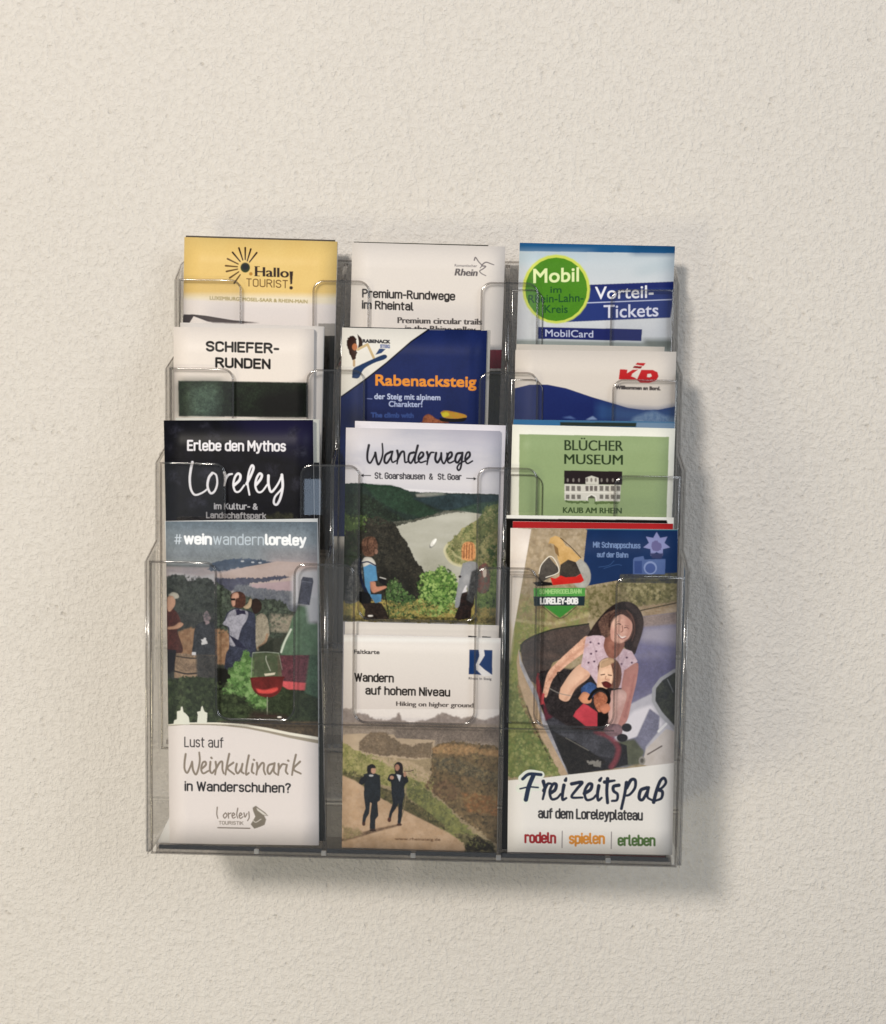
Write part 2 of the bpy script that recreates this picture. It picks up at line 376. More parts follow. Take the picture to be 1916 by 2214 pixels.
        nt.links.new(tx.outputs[0], P_.inputs['Base Color']); nt.links.new(P_.outputs[0], out.inputs[0])
        tc = N(nt, 'ShaderNodeTexCoord'); nz = N(nt, 'ShaderNodeTexNoise', Scale=14.0, Detail=1.0); nt.links.new(tc.outputs['Object'], nz.inputs['Vector'])
        bb = N(nt, 'ShaderNodeBump', Strength=.25, Distance=.002); nt.links.new(nz.outputs[0], bb.inputs['Height']); nt.links.new(bb.outputs[0], P_.inputs['Normal'])
        return m_
def A_(cx, cy, rx, ry, a0, a1, n=8): return [(cx + rx * math.cos(R(a0 + (a1 - a0) * i / n)), cy + ry * math.sin(R(a0 + (a1 - a0) * i / n))) for i in range(n + 1)]
XH = .74; w1 = .34; q1 = .17
def ring(w, h, r, y0=0): return A_(w / 2, y0 + h - r, w / 2, r, 180, 0) + A_(w / 2, y0 + r, w / 2, r, 0, -180) + [(0, y0 + h - r)]
DIN = {
'a': ([A_(q1, XH - q1, q1, q1, 160, 0) + [(w1, 0)], [(w1, .43)] + A_(q1, .215, q1, .215, 90, 270) + [(w1 * .8, .03), (w1, .12)]], w1),
'b': ([[(0, 1), (0, 0)], ring(w1, XH, q1)], w1), 'd': ([[(w1, 1), (w1, 0)], ring(w1, XH, q1)], w1), 'o': ([ring(w1, XH, q1)], w1),
'c': ([A_(q1, XH - q1, q1, q1, 5, 180) + A_(q1, q1, q1, q1, 180, 355)], w1), 'e': ([[(0, .38), (w1, .38), (w1, XH - q1)] + A_(q1, XH - q1, q1, q1, 0, 180) + A_(q1, q1, q1, q1, 180, 340)], w1),
'f': ([[(.09, 0), (.09, .87)] + A_(.22, .87, .13, .13, 180, 95), [(0, XH), (.24, XH)]], .22), 'g': ([[(w1, XH), (w1, -.08)] + A_(q1, -.08, q1, .16, 0, -150), ring(w1, XH, q1)], w1),
'h': ([[(0, 0), (0, 1)], [(0, XH - q1)] + A_(q1, XH - q1, q1, q1, 180, 0) + [(w1, 0)]], w1), 'i': ([[(0, 0), (0, XH)], [(0, .98), (0, 1.0)]], 0), 'j': ([[(0, -.2), (0, XH)], [(0, .98), (0, 1.0)]], 0),
'k': ([[(0, 0), (0, 1)], [(.31, XH), (0, .30)], [(.11, .42), (.33, 0)]], .33), 'l': ([[(0, 1), (0, .1), (.06, .01), (.1, 0)]], .10),
'm': ([[(0, 0), (0, XH)], [(0, XH - .14)] + A_(.14, XH - .14, .14, .14, 180, 0) + [(.28, 0)], [(.28, XH - .14)] + A_(.42, XH - .14, .14, .14, 180, 0) + [(.56, 0)]], .56),
'n': ([[(0, 0), (0, XH)], [(0, XH - q1)] + A_(q1, XH - q1, q1, q1, 180, 0) + [(w1, 0)]], w1), 'p': ([[(0, XH), (0, -.25)], ring(w1, XH, q1)], w1),
'r': ([[(0, 0), (0, XH)], [(0, XH - q1)] + A_(q1, XH - q1, q1, q1, 180, 62)], .24), 's': ([A_(.15, .555, .15, .185, 25, 250) + A_(.15, .19, .15, .19, 70, -155)], .30),
't': ([[(.08, .95), (.08, .12)] + A_(.19, .12, .11, .12, 180, 265), [(0, XH), (.22, XH)]], .22), 'u': ([[(0, XH), (0, q1)] + A_(q1, q1, q1, q1, 180, 360), [(w1, XH), (w1, 0)]], w1),
'v': ([[(0, XH), (.16, 0), (.32, XH)]], .32), 'w': ([[(0, XH), (.13, 0), (.26, XH), (.39, 0), (.52, XH)]], .52), 'y': ([[(0, XH), (.17, .03)], [(.34, XH), (.12, -.2), (.02, -.25)]], .34), 'z': ([[(0, XH), (.3, XH), (0, 0), (.3, 0)]], .3),
'A': ([[(0, 0), (.2, 1), (.4, 0)], [(.07, .3), (.33, .3)]], .4), 'E': ([[(.34, 1), (0, 1), (0, 0), (.34, 0)], [(0, .52), (.3, .52)]], .34), 'F': ([[(.34, 1), (0, 1), (0, 0)], [(0, .5), (.3, .5)]], .34), 'L': ([[(0, 1), (0, 0), (.32, 0)]], .32),
'M': ([[(0, 0), (0, 1), (.24, .35), (.48, 1), (.48, 0)]], .48), 'N': ([[(0, 0), (0, 1), (.38, 0), (.38, 1)]], .38), 'W': ([[(0, 1), (.15, 0), (.3, .95), (.45, 0), (.6, 1)]], .6),
'P': ([[(0, 0), (0, 1), (.2, 1)] + A_(.2, .75, .18, .25, 90, -90) + [(0, .5)]], .38), 'R': ([[(0, 0), (0, 1), (.2, 1)] + A_(.2, .76, .18, .24, 90, -90) + [(0, .52)], [(.2, .52), (.4, 0)]], .4),
'S': ([A_(.19, .76, .19, .24, 20, 250) + A_(.19, .26, .19, .26, 70, -160)], .38), 'C': ([A_(.19, .8, .19, .2, 5, 180) + A_(.19, .2, .19, .2, 180, 355)], .38), 'O': ([ring(.38, 1, .2)], .38),
'G': ([A_(.19, .8, .19, .2, 5, 180) + A_(.19, .2, .19, .2, 180, 360) + [(.38, .48), (.2, .48)]], .38), 'H': ([[(0, 0), (0, 1)], [(.38, 0), (.38, 1)], [(0, .52), (.38, .52)]], .38), 'I': ([[(0, 0), (0, 1)]], 0),
'U': ([[(0, 1), (0, .2)] + A_(.19, .2, .19, .2, 180, 360) + [(.38, 1)]], .38), 'D': ([[(0, 0), (0, 1), (.18, 1)] + A_(.18, .78, .2, .22, 90, 0) + A_(.18, .22, .2, .22, 0, -90) + [(0, 0)]], .38), 'B': ([[(0, 0), (0, 1), (.2, 1)] + A_(.2, .77, .16, .23, 90, -90) + [(0, .54), (.2, .54)] + A_(.2, .27, .18, .27, 90, -90) + [(0, 0)]], .38),
'V': ([[(0, 1), (.2, 0), (.4, 1)]], .4), 'Y': ([[(0, 1), (.2, .5), (.4, 1)], [(.2, .5), (.2, 0)]], .4), 'K': ([[(0, 0), (0, 1)], [(.36, 1), (0, .42)], [(.12, .58), (.38, 0)]], .38), 'T': ([[(0, 1), (.36, 1)], [(.18, 1), (.18, 0)]], .36),
'-': ([[(0, .42), (.2, .42)]], .2), '.': ([[(0, 0), (0, .02)]], 0), '?': ([A_(.16, .82, .16, .18, 170, -30) + [(.16, .48), (.16, .3)], [(.16, 0), (.16, .02)]], .32), '#': ([[(.1, 0), (.16, 1)], [(.3, 0), (.36, 1)], [(0, .3), (.42, .3)], [(.03, .68), (.45, .68)]], .45),
'&': ([[(.42, 0), (.08, .72)] + A_(.19, .82, .12, .16, 200, -20) + [(.06, .42)] + A_(.18, .2, .18, .2, 150, 300) + [(.42, .42)]], .42), ' ': ([], .08), '|': ([], 0)}
def din(txt):
    x = 0; o = []
    for ch in txt:
        st, w_ = DIN[ch]; o += [[(x + a, b_) for a, b_ in q] for q in st]; x += w_ + .165
    return o, x - .165
_gc = {}
def glyphs(txt):
    if txt in _gc: return _gc[txt]
    c_ = bpy.data.curves.new('t', 'FONT'); c_.body = txt; c_.resolution_u = 4
    o = bpy.data.objects.new('t', c_); COL.objects.link(o); bpy.context.view_layer.update()
    me = o.to_mesh(); me.calc_loop_triangles()
    v = np.empty(len(me.vertices) * 3); me.vertices.foreach_get('co', v); v = v.reshape(-1, 3)[:, :2]
    ti = np.empty(len(me.loop_triangles) * 3, int); me.loop_triangles.foreach_get('vertices', ti)
    tri = v[ti.reshape(-1, 3)]; o.to_mesh_clear(); bpy.data.objects.remove(o); bpy.data.curves.remove(c_)
    _gc[txt] = (tri, (v[:, 0].min(), v[:, 0].max())); return _gc[txt]
CAPH = 1.0; CAPH = float(glyphs("H")[0][..., 1].max())

def brochure(pg, label, mname, thick=.0016, bend=.0006, leaves=1, name="leaflet", group=None, rough=.45, flare=None):
    base = Vector(pg.top) + pg.rot @ Vector((0, 0, -pg.H))
    root = link(name, None); root.location = base; root.rotation_euler = pg.eul
    tag(root, label, "folding map" if name == "folding_map" else "leaflet", group or ("folding maps in the bottom middle pocket" if name == "folding_map" else "leaflets standing in the rack pockets"))
    w_, H = pg.w, pg.H
    def sheet(nm, y, t, mats, inset=0, nx=8, nz=12, fl=None):
        me = bpy.data.meshes.new(nm); vs = []; uv = []
        for side in (0, 1):
            for j in range(nz + 1):
                for i in range(nx + 1):
                    a, c_ = i / nx, j / nz; x = (a - .5) * (w_ - 2 * inset); z = inset + c_ * (H - 2 * inset)
                    if fl and j == 0 and i == 0 : x -= fl[0]
                    yy = y + bend * (math.sin(a * math.pi) * .6 * (c_ - .3) - .5 * c_ * c_) + side * t
                    vs.append((x, yy, z)); uv.append((a, c_))
        fs = []; S_ = (nx + 1) * (nz + 1); ix = lambda i, j, k: k * S_ + j * (nx + 1) + i
        for j in range(nz):
            for i in range(nx):
                fs.append((ix(i, j, 0), ix(i + 1, j, 0), ix(i + 1, j + 1, 0), ix(i, j + 1, 0)))
        nf = len(fs)
        for j in range(nz):
            for i in range(nx): fs.append((ix(i, j, 1), ix(i, j + 1, 1), ix(i + 1, j + 1, 1), ix(i + 1, j, 1)))
        for i in range(nx):
            fs.append((ix(i, 0, 0), ix(i, 0, 1), ix(i + 1, 0, 1), ix(i + 1, 0, 0))); fs.append((ix(i, nz, 0), ix(i + 1, nz, 0), ix(i + 1, nz, 1), ix(i, nz, 1)))
        for j in range(nz):
            fs.append((ix(0, j, 0), ix(0, j + 1, 0), ix(0, j + 1, 1), ix(0, j, 1))); fs.append((ix(nx, j, 0), ix(nx, j, 1), ix(nx, j + 1, 1), ix(nx, j + 1, 0)))
        me.from_pydata(vs, [], fs); ul = me.uv_layers.new(name="UVMap")
        li = np.empty(len(me.loops), int); me.loops.foreach_get('vertex_index', li); ul.data.foreach_set('uv', np.array(uv)[li].ravel())
        for m_ in mats: me.materials.append(m_)
        mi = np.ones(len(me.polygons), int) if len(mats) > 1 else np.zeros(len(me.polygons), int); mi[:nf] = 0
        me.polygons.foreach_set('material_index', mi); sm = np.zeros(len(me.polygons), bool); sm[:2 * nf] = True; me.polygons.foreach_set('use_smooth', sm)
        return link(nm, me, root)
    pm = pg.material(mname, rough); g = (thick - .0003) / (leaves + 1)
    sheet("front_cover", 0, .00022, [pm, paper_m])
    for i in range(leaves): sheet("inner_leaf", g * (i + 1), min(g * .6, .0009), [paper_m], .0002 + .0001 * (i % 2), fl=flare if i == 0 else None)
    sheet("back_cover", thick - .00022, .00022, [paper_m])
    return root
BR = {
'hallo':(-0.1171,0.1653,0.1092,0.2195,-1.191,0,0.0300), 'hallo_b':(-0.1187,0.1674,0.1074,0.2215,-1.206,0,0.0230),
'premium':(0.0021,0.1627,0.1082,0.2165,-1.069,0,0.0300), 'premium_b':(-0.0038,0.1644,0.0959,0.2185,-0.967,0,0.0230),
'mobil':(0.1206,0.1637,0.1087,0.2178,-0.801,0,0.0300), 'schiefer':(-0.1239,0.1011,0.0979,0.2190,-0.237,0,0.0570),
'schiefer_b':(-0.1190,0.1038,0.1003,0.2210,-0.947,0,0.0530), 'raben':(-0.0056,0.1016,0.1000,0.2195,-0.599,0,0.0570),
'raben_b':(-0.0040,0.1022,0.1016,0.2195,-0.772,0,0.0550), 'kd':(0.1190,0.0882,0.1099,0.2060,-0.030,0,0.0570),
'kd_b':(0.1156,0.0920,0.1016,0.2100,-0.400,0,0.0530), 'loreley':(-0.1223,0.0376,0.1013,0.2190,0.938,0,0.0840),
'loreley_b':(-0.1171,0.0387,0.0981,0.2205,0.183,0,0.0790), 'wander':(0.0025,0.0332,0.1037,0.2150,-0.445,0,0.0840),
'wander_b':(0.0072,0.0373,0.1016,0.2180,-0.947,0,0.0810), 'blucher':(0.1165,0.0366,0.1083,0.2180,-0.584,0,0.0840),
'blucher_b':(0.1169,0.0405,0.1078,0.2225,-0.048,0,0.0800), 'wein':(-0.1155,-0.0289,0.1005,0.2168,0.721,1.0,0.1075),
'wein_b':(-0.1161,-0.0280,0.1017,0.2165,1.901,1.0,0.1050), 'falt':(0.0050,-0.1026,0.1034,0.1437,-0.137,0,0.1110),
'falt_b':(0.0046,-0.0945,0.1016,0.1515,-0.254,0,0.1090), 'frei':(0.1163,-0.0298,0.1089,0.2160,0.454,1.0,0.1075),
'frei_r':(0.1156,-0.0259,0.1045,0.2203,0.110,1.0,0.1050), 'frei_w':(0.1139,-0.0221,0.1094,0.2240,0.117,1.0,0.1025)}
def page(k, bg='ece5e0', fr='P'):
    cx, cz, w_, H, ro, le, D = BR[k]; return Page((cx, cz, D), w_, H, ro, le, bg, fr)

# ---- tier 1
p = page('hallo', 'ebe4e0', 'A')
p.f('0,0 1800,0 1800,745 0,745', 'e5c680', n=('e8cd8a', 'c', .2)); p.f('0,690 1800,700 1800,800 0,780', 'ece2cc', soft=14)
p.f('-100,730 1800,800 1800,1100 -100,1100', 'e9e2df', soft=6)
p.f('130,893 230,893 350,905 620,950 880,978 700,975 380,968 230,912 190,975 120,1100 60,1100', '4d4547')
p.f('300,905 640,960 900,978 640,985 420,975', '5b5150', soft=4)
for a, r0, r1, dk in ((-52, 70, 190, 1), (-73, 70, 195, 1), (-90, 80, 200, 1), (-108, 80, 208, 1), (-130, 80, 200, 1), (-154, 80, 200, 0), (-175, 80, 200, 0), (168, 80, 195, 0), (146, 80, 190, 0), (125, 90, 195, 0)):
    c_, s_ = math.cos(R(a)), math.sin(R(a)); p.l([(755 + r0 * c_, 415 + r0 * s_), (755 + r1 * c_, 415 + r1 * s_)], 14, '30150f' if dk else '62460f', w2=20, curve=False)
p.e(755, 417, 48, 50, '3c4a1c'); p.e(755, 408, 40, 40, '151d25', soft=6); p.e(812, 480, 18, 18, 'b98a3c')
p.t('Hallo', (858, 503), (1195, 518), 95, '2c1510', bold=6, boldy=0)
for x, y in ((850, 405), (850, 500)): p.l([(x, y), (x + 52, y + 2)], 7, '2c1510', curve=False)
p.f('1205,455 1243,455 1232,585 1214,585', '2c1510'); p.e(1222, 622, 18, 18, '2c1510')
p.d('TOURIST', (765, 608), (1190, 628), 78, '6b4a18', wd=9)
p.t('LUXEMBURG, MOSEL-SAAR & RHEIN-MAIN', (395, 742), (1388, 780), 34, 'a39358', bold=2, soft=1, al=.85)
p.f('400,1050 2000,1050 2000,6000 -400,6000 -400,1050', '24261f', n=('3f3a35', 'm', .3)); p.f('1500,985 1800,985 1800,1110 1500,1110', 'a7a29c')
brochure(p, "yellow and white leaflet with a black sun symbol in the top left pocket", "print_yellow_sun", .003)
p = page('hallo_b', '6a6258'); brochure(p, "grey topped leaflet peeking out behind the yellow leaflet with the sun", "print_grey_back", .002)
p = page('premium', 'e4ded9', 'B')
p.d('Premium-Rundwege', (282, 688), (1184, 718), 82, '2f2b2b', wd=14)
p.d('im Rheintal', (280, 797), (780, 816), 80, '2f2b2b', wd=14)
p.t('Premium circular trails', (628, 934), (1440, 950), 58, '55504f', bold=5, boldy=0)
p.t('in the Rhine valley', (700, 1010), (1380, 1025), 56, '55504f', bold=5, boldy=0)
p.t('Romantischer', (1178, 386), (1395, 392), 24, '8b8587', bold=1)
p.t('Rhein', (1180, 472), (1392, 478), 66, '6b6668', bold=5, boldy=1, shear=.2)
p.pen('1368,325 1380,298 1410,340 1440,375 1425,400|1440,372 1480,345 1530,360 1558,370|1440,380 1478,385 1450,410 1420,430 1440,455 1480,475', 11, '807a7c', w2=8)
p.f('-200,1192 2000,1192 2000,1374 -200,1380', '8e2b3e'); p.f('-200,1400 2000,1396 2000,6000 -200,6000', '3a3826', n=('4c4a2c', 'm', .4))
p.f('-200,1780 2000,1780 2000,6000 -200,6000', '232624', n=('34352c', 'm', .3), soft=30)
brochure(p, "white leaflet with black lettering standing in the top middle pocket", "print_circular_trails", .003)
p = page('premium_b', '4b4a40'); brochure(p, "dark edged leaflet just showing behind the white top middle leaflet", "print_dark_back", .002)
p = page('mobil', 'cfd6dc', 'C')
p.f('-100,240 1800,260 1800,600 -100,600', 'c4d0d8', grad='d6dae0', soft=8)
p.f('-100,600 1800,600 1800,1100 -100,1100', 'd2d6dc', n=('dadde2', 'c', .3), soft=14)
p.f('-100,-100 1800,-100 1800,260 1500,256 150,237 -100,235', '2a6798'); p.f('1230,150 1800,170 1800,260 1230,256', '215a88', soft=20)
p.f('100,250 900,260 700,320 100,340', 'b9d0dc', soft=30, al=.7); p.f('1250,420 1700,300 1700,380 1300,460', 'b4c4cd', soft=24, al=.7)
p.f('-100,1090 1800,1130 1800,3000 -100,3000', '9aa2a0', soft=6); p.f('1330,1090 1620,1090 1640,1180 1400,1180', '7d8481', soft=12)
p.f('780,564 1642,532 1646,600 1608,880 600,922 700,700', '202f74'); p.f('820,610 1660,590 1608,880 600,922', '2c4286', soft=3, al=.75)
p.l('800,738 1620,706', 11, 'c3cae4', curve=False)
p.e(505, 605, 328, 335, 'd2dc66', soft=3); p.e(505, 607, 300, 308, '4e8a1c', n=('5a9628', 'c', .3))
p.t('Mobil', (286, 544), (722, 528), 132, 'e8f2bc', bold=3)
p.t('im', (450, 640), (555, 640), 62, '1f5a2b', bold=2); p.t('Rhein-Lahn-', (236, 738), (768, 724), 76, '1f5a2b', bold=2); p.t('Kreis', (392, 834), (615, 834), 74, '1f5a2b', bold=2)
p.t('Vorteil-', (882, 702), (1445, 686), 118, 'f0f2fa', bold=2); p.t('Tickets', (965, 884), (1492, 866), 122, 'dfe2f4', bold=2)
p.f('330,972 1336,994 1328,1108 328,1086', '202c70'); p.t('MobilCard', (400, 1062), (862, 1074), 66, 'ccd2ea', bold=1)
brochure(p, "light blue leaflet with a yellow rimmed green circle in the top right pocket", "print_mobility_tickets", .0045, leaves=3)
# ---- tier 2
p = page('schiefer', 'ebe3dc', 'A')
p.d('SCHIEFER-', (352, 1272), (1100, 1295), 104, '141112', wd=26); p.d('RUNDEN', (448, 1436), (1012, 1454), 102, '141112', wd=26)
p.f('72,1565 1392,1585 1392,1945 78,1930', '0f1a10', n=('1b2c18', 'm', .5)); p.f('72,1565 560,1572 460,1750 180,1930 76,1930', '33442c', n=('1c2a16', 'f', .4), soft=26)
p.f('200,1640 480,1600 500,1930 210,1930', '5d7a68', soft=24, al=.45); p.f('900,1700 1392,1600 1392,1945 900,1945', '070b08', soft=30)
p.photo('72,1565 1392,1585 1392,1945 78,1930', b=3, amp=.18)
brochure(p, "white leaflet with bold black capitals over a dark green picture", "print_slate_walks", .0028, leaves=2)
p = page('schiefer_b', 'e6e0db'); brochure(p, "plain white leaflet standing behind the one with bold black capitals", "print_white_back", .004, leaves=3)
p = page('raben', 'e6e3dc', 'B')
p.f('925,998 1700,1005 1700,3000 -100,3000 -100,1760 85,1642 300,1490 520,1320 760,1110', '1a2a5c', n=('20316a', 'c', .4)); p.l('925,998 760,1112 520,1320 300,1492 85,1645', 16, '10152c', curve=False)
p.f('85,1720 700,1900 85,1990', '0e1a44', soft=40)
# plain stand-in for the pictorial emblem: brown patches over a blue sweep
p.f('135,1095 185,1060 230,1090 228,1160 236,1230 200,1300 160,1230 140,1160', '3d2620', curve=True, rag=2); p.f('236,1040 280,1090 285,1160 240,1200 250,1120', '33201c', curve=True)
p.e(212, 1165, 26, 34, 'b5744c'); p.l('240,1190 335,1140 395,1270', 26, 'cbb58c', curve=False); p.l('205,1300 205,1345', 26, 'c2a98a', curve=False)
p.f('185,1465 195,1380 260,1340 380,1285 490,1240 525,1255 500,1285 400,1320 300,1380 250,1465', '1c4272', curve=True); p.f('412,1240 450,1180 510,1185 470,1225', '1c4272')
p.t('RABENACK', (290, 1122), (552, 1130), 30, '3b3a40', bold=3); p.t('STEIG', (460, 1172), (550, 1176), 30, '7c86a8', bold=3)
p.t('Rabenacksteig', (415, 1535), (1386, 1552), 100, 'e79a3e', bold=4)
p.l('332,1665 378,1668', 10, '7e88b4', curve=False); p.t('der Steig mit alpinem', (402, 1668), (1040, 1680), 52, 'c3cde8', bold=2); p.t('Charakter!', (542, 1742), (864, 1746), 52, 'b9c4e4', bold=2)
p.t('The climb with', (370, 1845), (780, 1850), 44, '3d5590', bold=3, soft=1)
p.f('865,1890 880,1840 920,1815 960,1830 1000,1860 1060,1880 1120,1900 860,1900', 'b0704e', n=('7c4630', 'f', .4), curve=True); p.f('1040,1800 1080,1780 1160,1790 1280,1820 1290,1850 1200,1860 1080,1850', 'c98a3c', n=('b9a03a', 'f', .4), curve=True)
p.f('1045,1805 1100,1790 1130,1825 1070,1845', 'cfc03a', curve=True); p.f('1030,1850 1180,1862 1290,1850 1250,1890 1060,1885', '17120f', curve=True)
brochure(p, "dark blue leaflet with an orange title and a white corner", "print_blue_climb", .002)
p = page('raben_b', '20242a'); p.f('1040,600 1080,600 1080,3000 1040,3000', 'c9c5be')
brochure(p, "white edged leaflet showing along the right of the dark blue leaflet", "print_white_strip", .002)
p = page('kd', 'ded7d0', 'C')
p.f('-100,1640 105,1565 250,1530 420,1530 600,1565 850,1650 1050,1710 1200,1755 1350,1775 1500,1772 1640,1745 1800,1690 1800,3000 -100,3000', '17296a', n=('1d3272', 'c', .3))
p.f('900,1700 1200,1762 1500,1778 1800,1700 1800,1900 900,1880', '34568a', soft=20); p.f('1250,1850 1380,1800 1450,1780 1550,1830 1700,1850 1700,1930 1200,1920', '7d96b4', n=('5a78a0', 'f', .4), soft=8)
p.f('560,1850 640,1835 700,1865', '5f78ac', soft=4); p.f('790,1870 860,1835 905,1870', '8a9fc4', soft=3); p.f('-100,1880 1800,1900 1800,3000 -100,3000', '1e2a33', soft=3)
p.f('1122,1382 1195,1384 1190,1420 1245,1386 1300,1384 1235,1430 1290,1482 1110,1480', 'c0262b'); p.f('1228,1448 1270,1415 1285,1470', 'ded7d0')
p.f('1330,1386 1440,1388 1485,1410 1496,1450 1470,1495 1400,1514 1320,1512 1285,1484', 'c0262b', ); p.f('1388,1428 1420,1424 1432,1448 1410,1460 1384,1456', 'ded7d0')
p.f('1270,1335 1290,1318 1372,1322 1350,1350', 'c0262b'); p.f('1245,1368 1262,1348 1340,1354 1322,1376', '8f1f22')
p.t('Willkommen an Bord.', (1082, 1572), (1512, 1584), 32, '4c4444', bold=3, soft=1)
brochure(p, "white leaflet with red letters above a dark blue wave", "print_boat_wave", .002)
p = page('kd_b', 'd2ccc4'); brochure(p, "narrower plain pale leaflet peeking out above the dark blue wave leaflet", "print_pale_back", .002)
# ---- tier 3
p = page('loreley', '17171f', 'D')
p.f('-200,-200 2000,-200 2000,3000 -200,3000', '1a1a24', n=('121218', 'm', .5)); p.f('850,80 1700,80 1700,420 1100,300', '221f40', soft=60)
for x, y, r_ in ((310, 190, 50), (570, 130, 45), (680, 240, 60), (320, 285, 18), (1450, 200, 55), (1520, 400, 60), (1410, 270, 14), (620, 600, 90), (300, 620, 60), (500, 880, 90), (1480, 700, 60), (240, 340, 30), (900, 620, 60), (1250, 560, 70)):
    p.e(x, y, r_, r_ * .8, '4a4a58', n=('23232c', 'f', .6), rag=10, soft=8, al=.5)
p.f('1180,1000 1300,975 1420,1000 1500,1040 1200,1060', '5a5a44', n=('33342a', 'f', .5), rag=6, soft=4, al=.6)
p.d('Erlebe den Mythos', (424, 380), (1382, 388), 100, 'eceaf0', wd=15)
p.pen('475,490 460,560 450,650 458,740 485,795 520,805 580,780 625,745|668,595 635,640 622,720 650,788 690,770 715,700 708,620 678,592|785,590 798,640 785,715|796,650 825,612 860,603|880,712 930,665 940,618 915,600 885,640 872,710 890,770 930,772 978,712|1000,700 1040,620 1068,545 1050,522 1022,590 1010,690 1028,805|1090,710 1135,655 1148,615 1125,600 1095,650 1085,720 1108,775 1150,772 1205,700|1212,620 1212,700 1235,775 1270,750 1315,680 1342,610|1342,612 1350,720 1330,830 1295,898 1265,885 1275,825 1330,760 1352,720', 21, 'efeef4', w2=15)
p.d('im Kultur- &', (684, 946), (1106, 950), 58, 'c9c8cc', wd=9); p.d('Landschaftspark', (608, 1032), (1190, 1040), 58, 'b2b0b2', wd=9)
brochure(p, "nearly black leaflet with large white handwriting in the left column", "print_dark_myth", .002)
p = page('loreley_b', 'dcdcd4'); p.f('300,1000 800,1000 800,2000 300,2000', '2a2c34'); brochure(p, "pale edged leaflet showing behind the nearly black leaflet", "print_pale_edge", .003)
p = page('wander', 'd5d3da', 'E')
p.f('-200,-200 2200,-200 2200,830 -200,830', 'd3d1d8', n=('c4c4cf', 'h', .3), soft=10); p.f('210,150 700,160 600,280 210,330', 'dedade', soft=40); p.f('1100,170 1720,185 1720,330 1250,300', 'bcbac8', soft=50, al=.7)
p.f('210,560 1720,600 1720,830 210,720', 'dcdadf', soft=40)
p.f('-200,700 230,695 380,693 560,712 660,712 740,735 820,770 900,780 1720,800 1720,1400 -200,1400', '2c3f38', n=('22302e', 'm', .4), rag=1)
p.f('380,700 660,715 820,775 900,860 1050,940 1150,1000 1000,1040 700,960 520,860', '2c4a36', n=('24402f', 'f', .5), soft=5)
p.f('-200,800 230,790 400,800 520,860 640,960 820,1060 500,1100 -200,1100', '222c26', n=('2c3a2c', 'f', .4), soft=6)
p.f('890,800 1000,782 1150,785 1200,810 1050,835 900,825', '8d8b84', n=('6e7a70', 'h', .5), soft=3)
p.f('860,840 1210,800 1720,810 1720,980 1500,900 1180,960 1080,930', '30464e', n=('283d42', 'm', .5), soft=4)
p.f('1230,960 1500,885 1720,860 1720,1000 1440,1000', '40584a', n=('2f4a3a', 'f', .4), soft=4)
p.f('700,1105 860,1060 1000,1030 1150,990 1240,960 1360,970 1490,985 1560,1000 1560,1180 1350,1700 900,1700', 'bfbeb2', n=('a9a898', 'h', .25))
p.f('640,1075 860,1045 960,1020 1120,985 1160,965 1240,955 1380,975 1240,985 1150,1000 960,1040 860,1070 710,1108', '6c6d60', n=('3e4238', 'f', .5), rag=2)
p.f('1120,1000 1420,990 1430,1060 1060,1040', 'c3c2b6', soft=16, al=.6); p.f('900,1300 1250,1500 1150,1700 950,1640', 'a09f8c', soft=30, al=.7)
p.f('1720,880 1700,905 1580,960 1480,1050 1400,1100 1330,1140 1280,1200 1200,1270 1170,1345 1200,1440 1290,1490 1380,1510 1400,2200 1720,2200', '6f7a44', n=('a29c62', 'f', .55), rag=2)
p.f('1560,920 1720,880 1720,1200 1600,1180 1500,1300 1480,1100', '7c8248', n=('3f5a2a', 'm', .6), rag=5, kind='g')
p.l('1195,1290 1170,1345 1200,1420 1250,1470 1330,1495', 26, 'cfc79a', al=.75, soft=4); p.l('1240,1290 1260,1380 1350,1430', 20, 'b9b47e', al=.7, soft=4)
p.f('1590,1330 1720,1240 1720,1560 1640,1500', '35522a', n=('4f6a30', 'f', .5), rag=6); p.f('1260,1180 1330,1240 1320,1340 1230,1350', '8a8854', n=('55602f', 'f', .5), rag=5)
p.f('-200,1060 215,1010 420,1000 420,1160 215,1180 -200,1200', '50682c', n=('2e3c22', 'f', .5), rag=5)
p.f('-200,1150 220,1150 350,1140 410,1040 520,1015 600,1050 690,1090 725,1130 740,1190 790,1240 825,1290 855,1360 880,1420 930,1480 980,1560 970,1650 930,1740 960,1860 600,1900 -200,1900', '2b2b26', n=('3d3a30', 'f', .35), rag=3)
p.f('-200,1180 215,1200 330,1150 345,1500 200,1500 -200,1500', '33422a', n=('23261f', 'm', .6), soft=8); p.f('500,1500 900,1600 900,1800 560,1700', '1f201d', soft=24, al=.7)
p.e(1056, 1280, 20, 50, '7c7c78', rot=35, soft=2); p.e(1062, 1268, 20, 46, 'dddcd4', rot=35); p.e(1074, 1256, 9, 30, 'f6f6f0', rot=35)
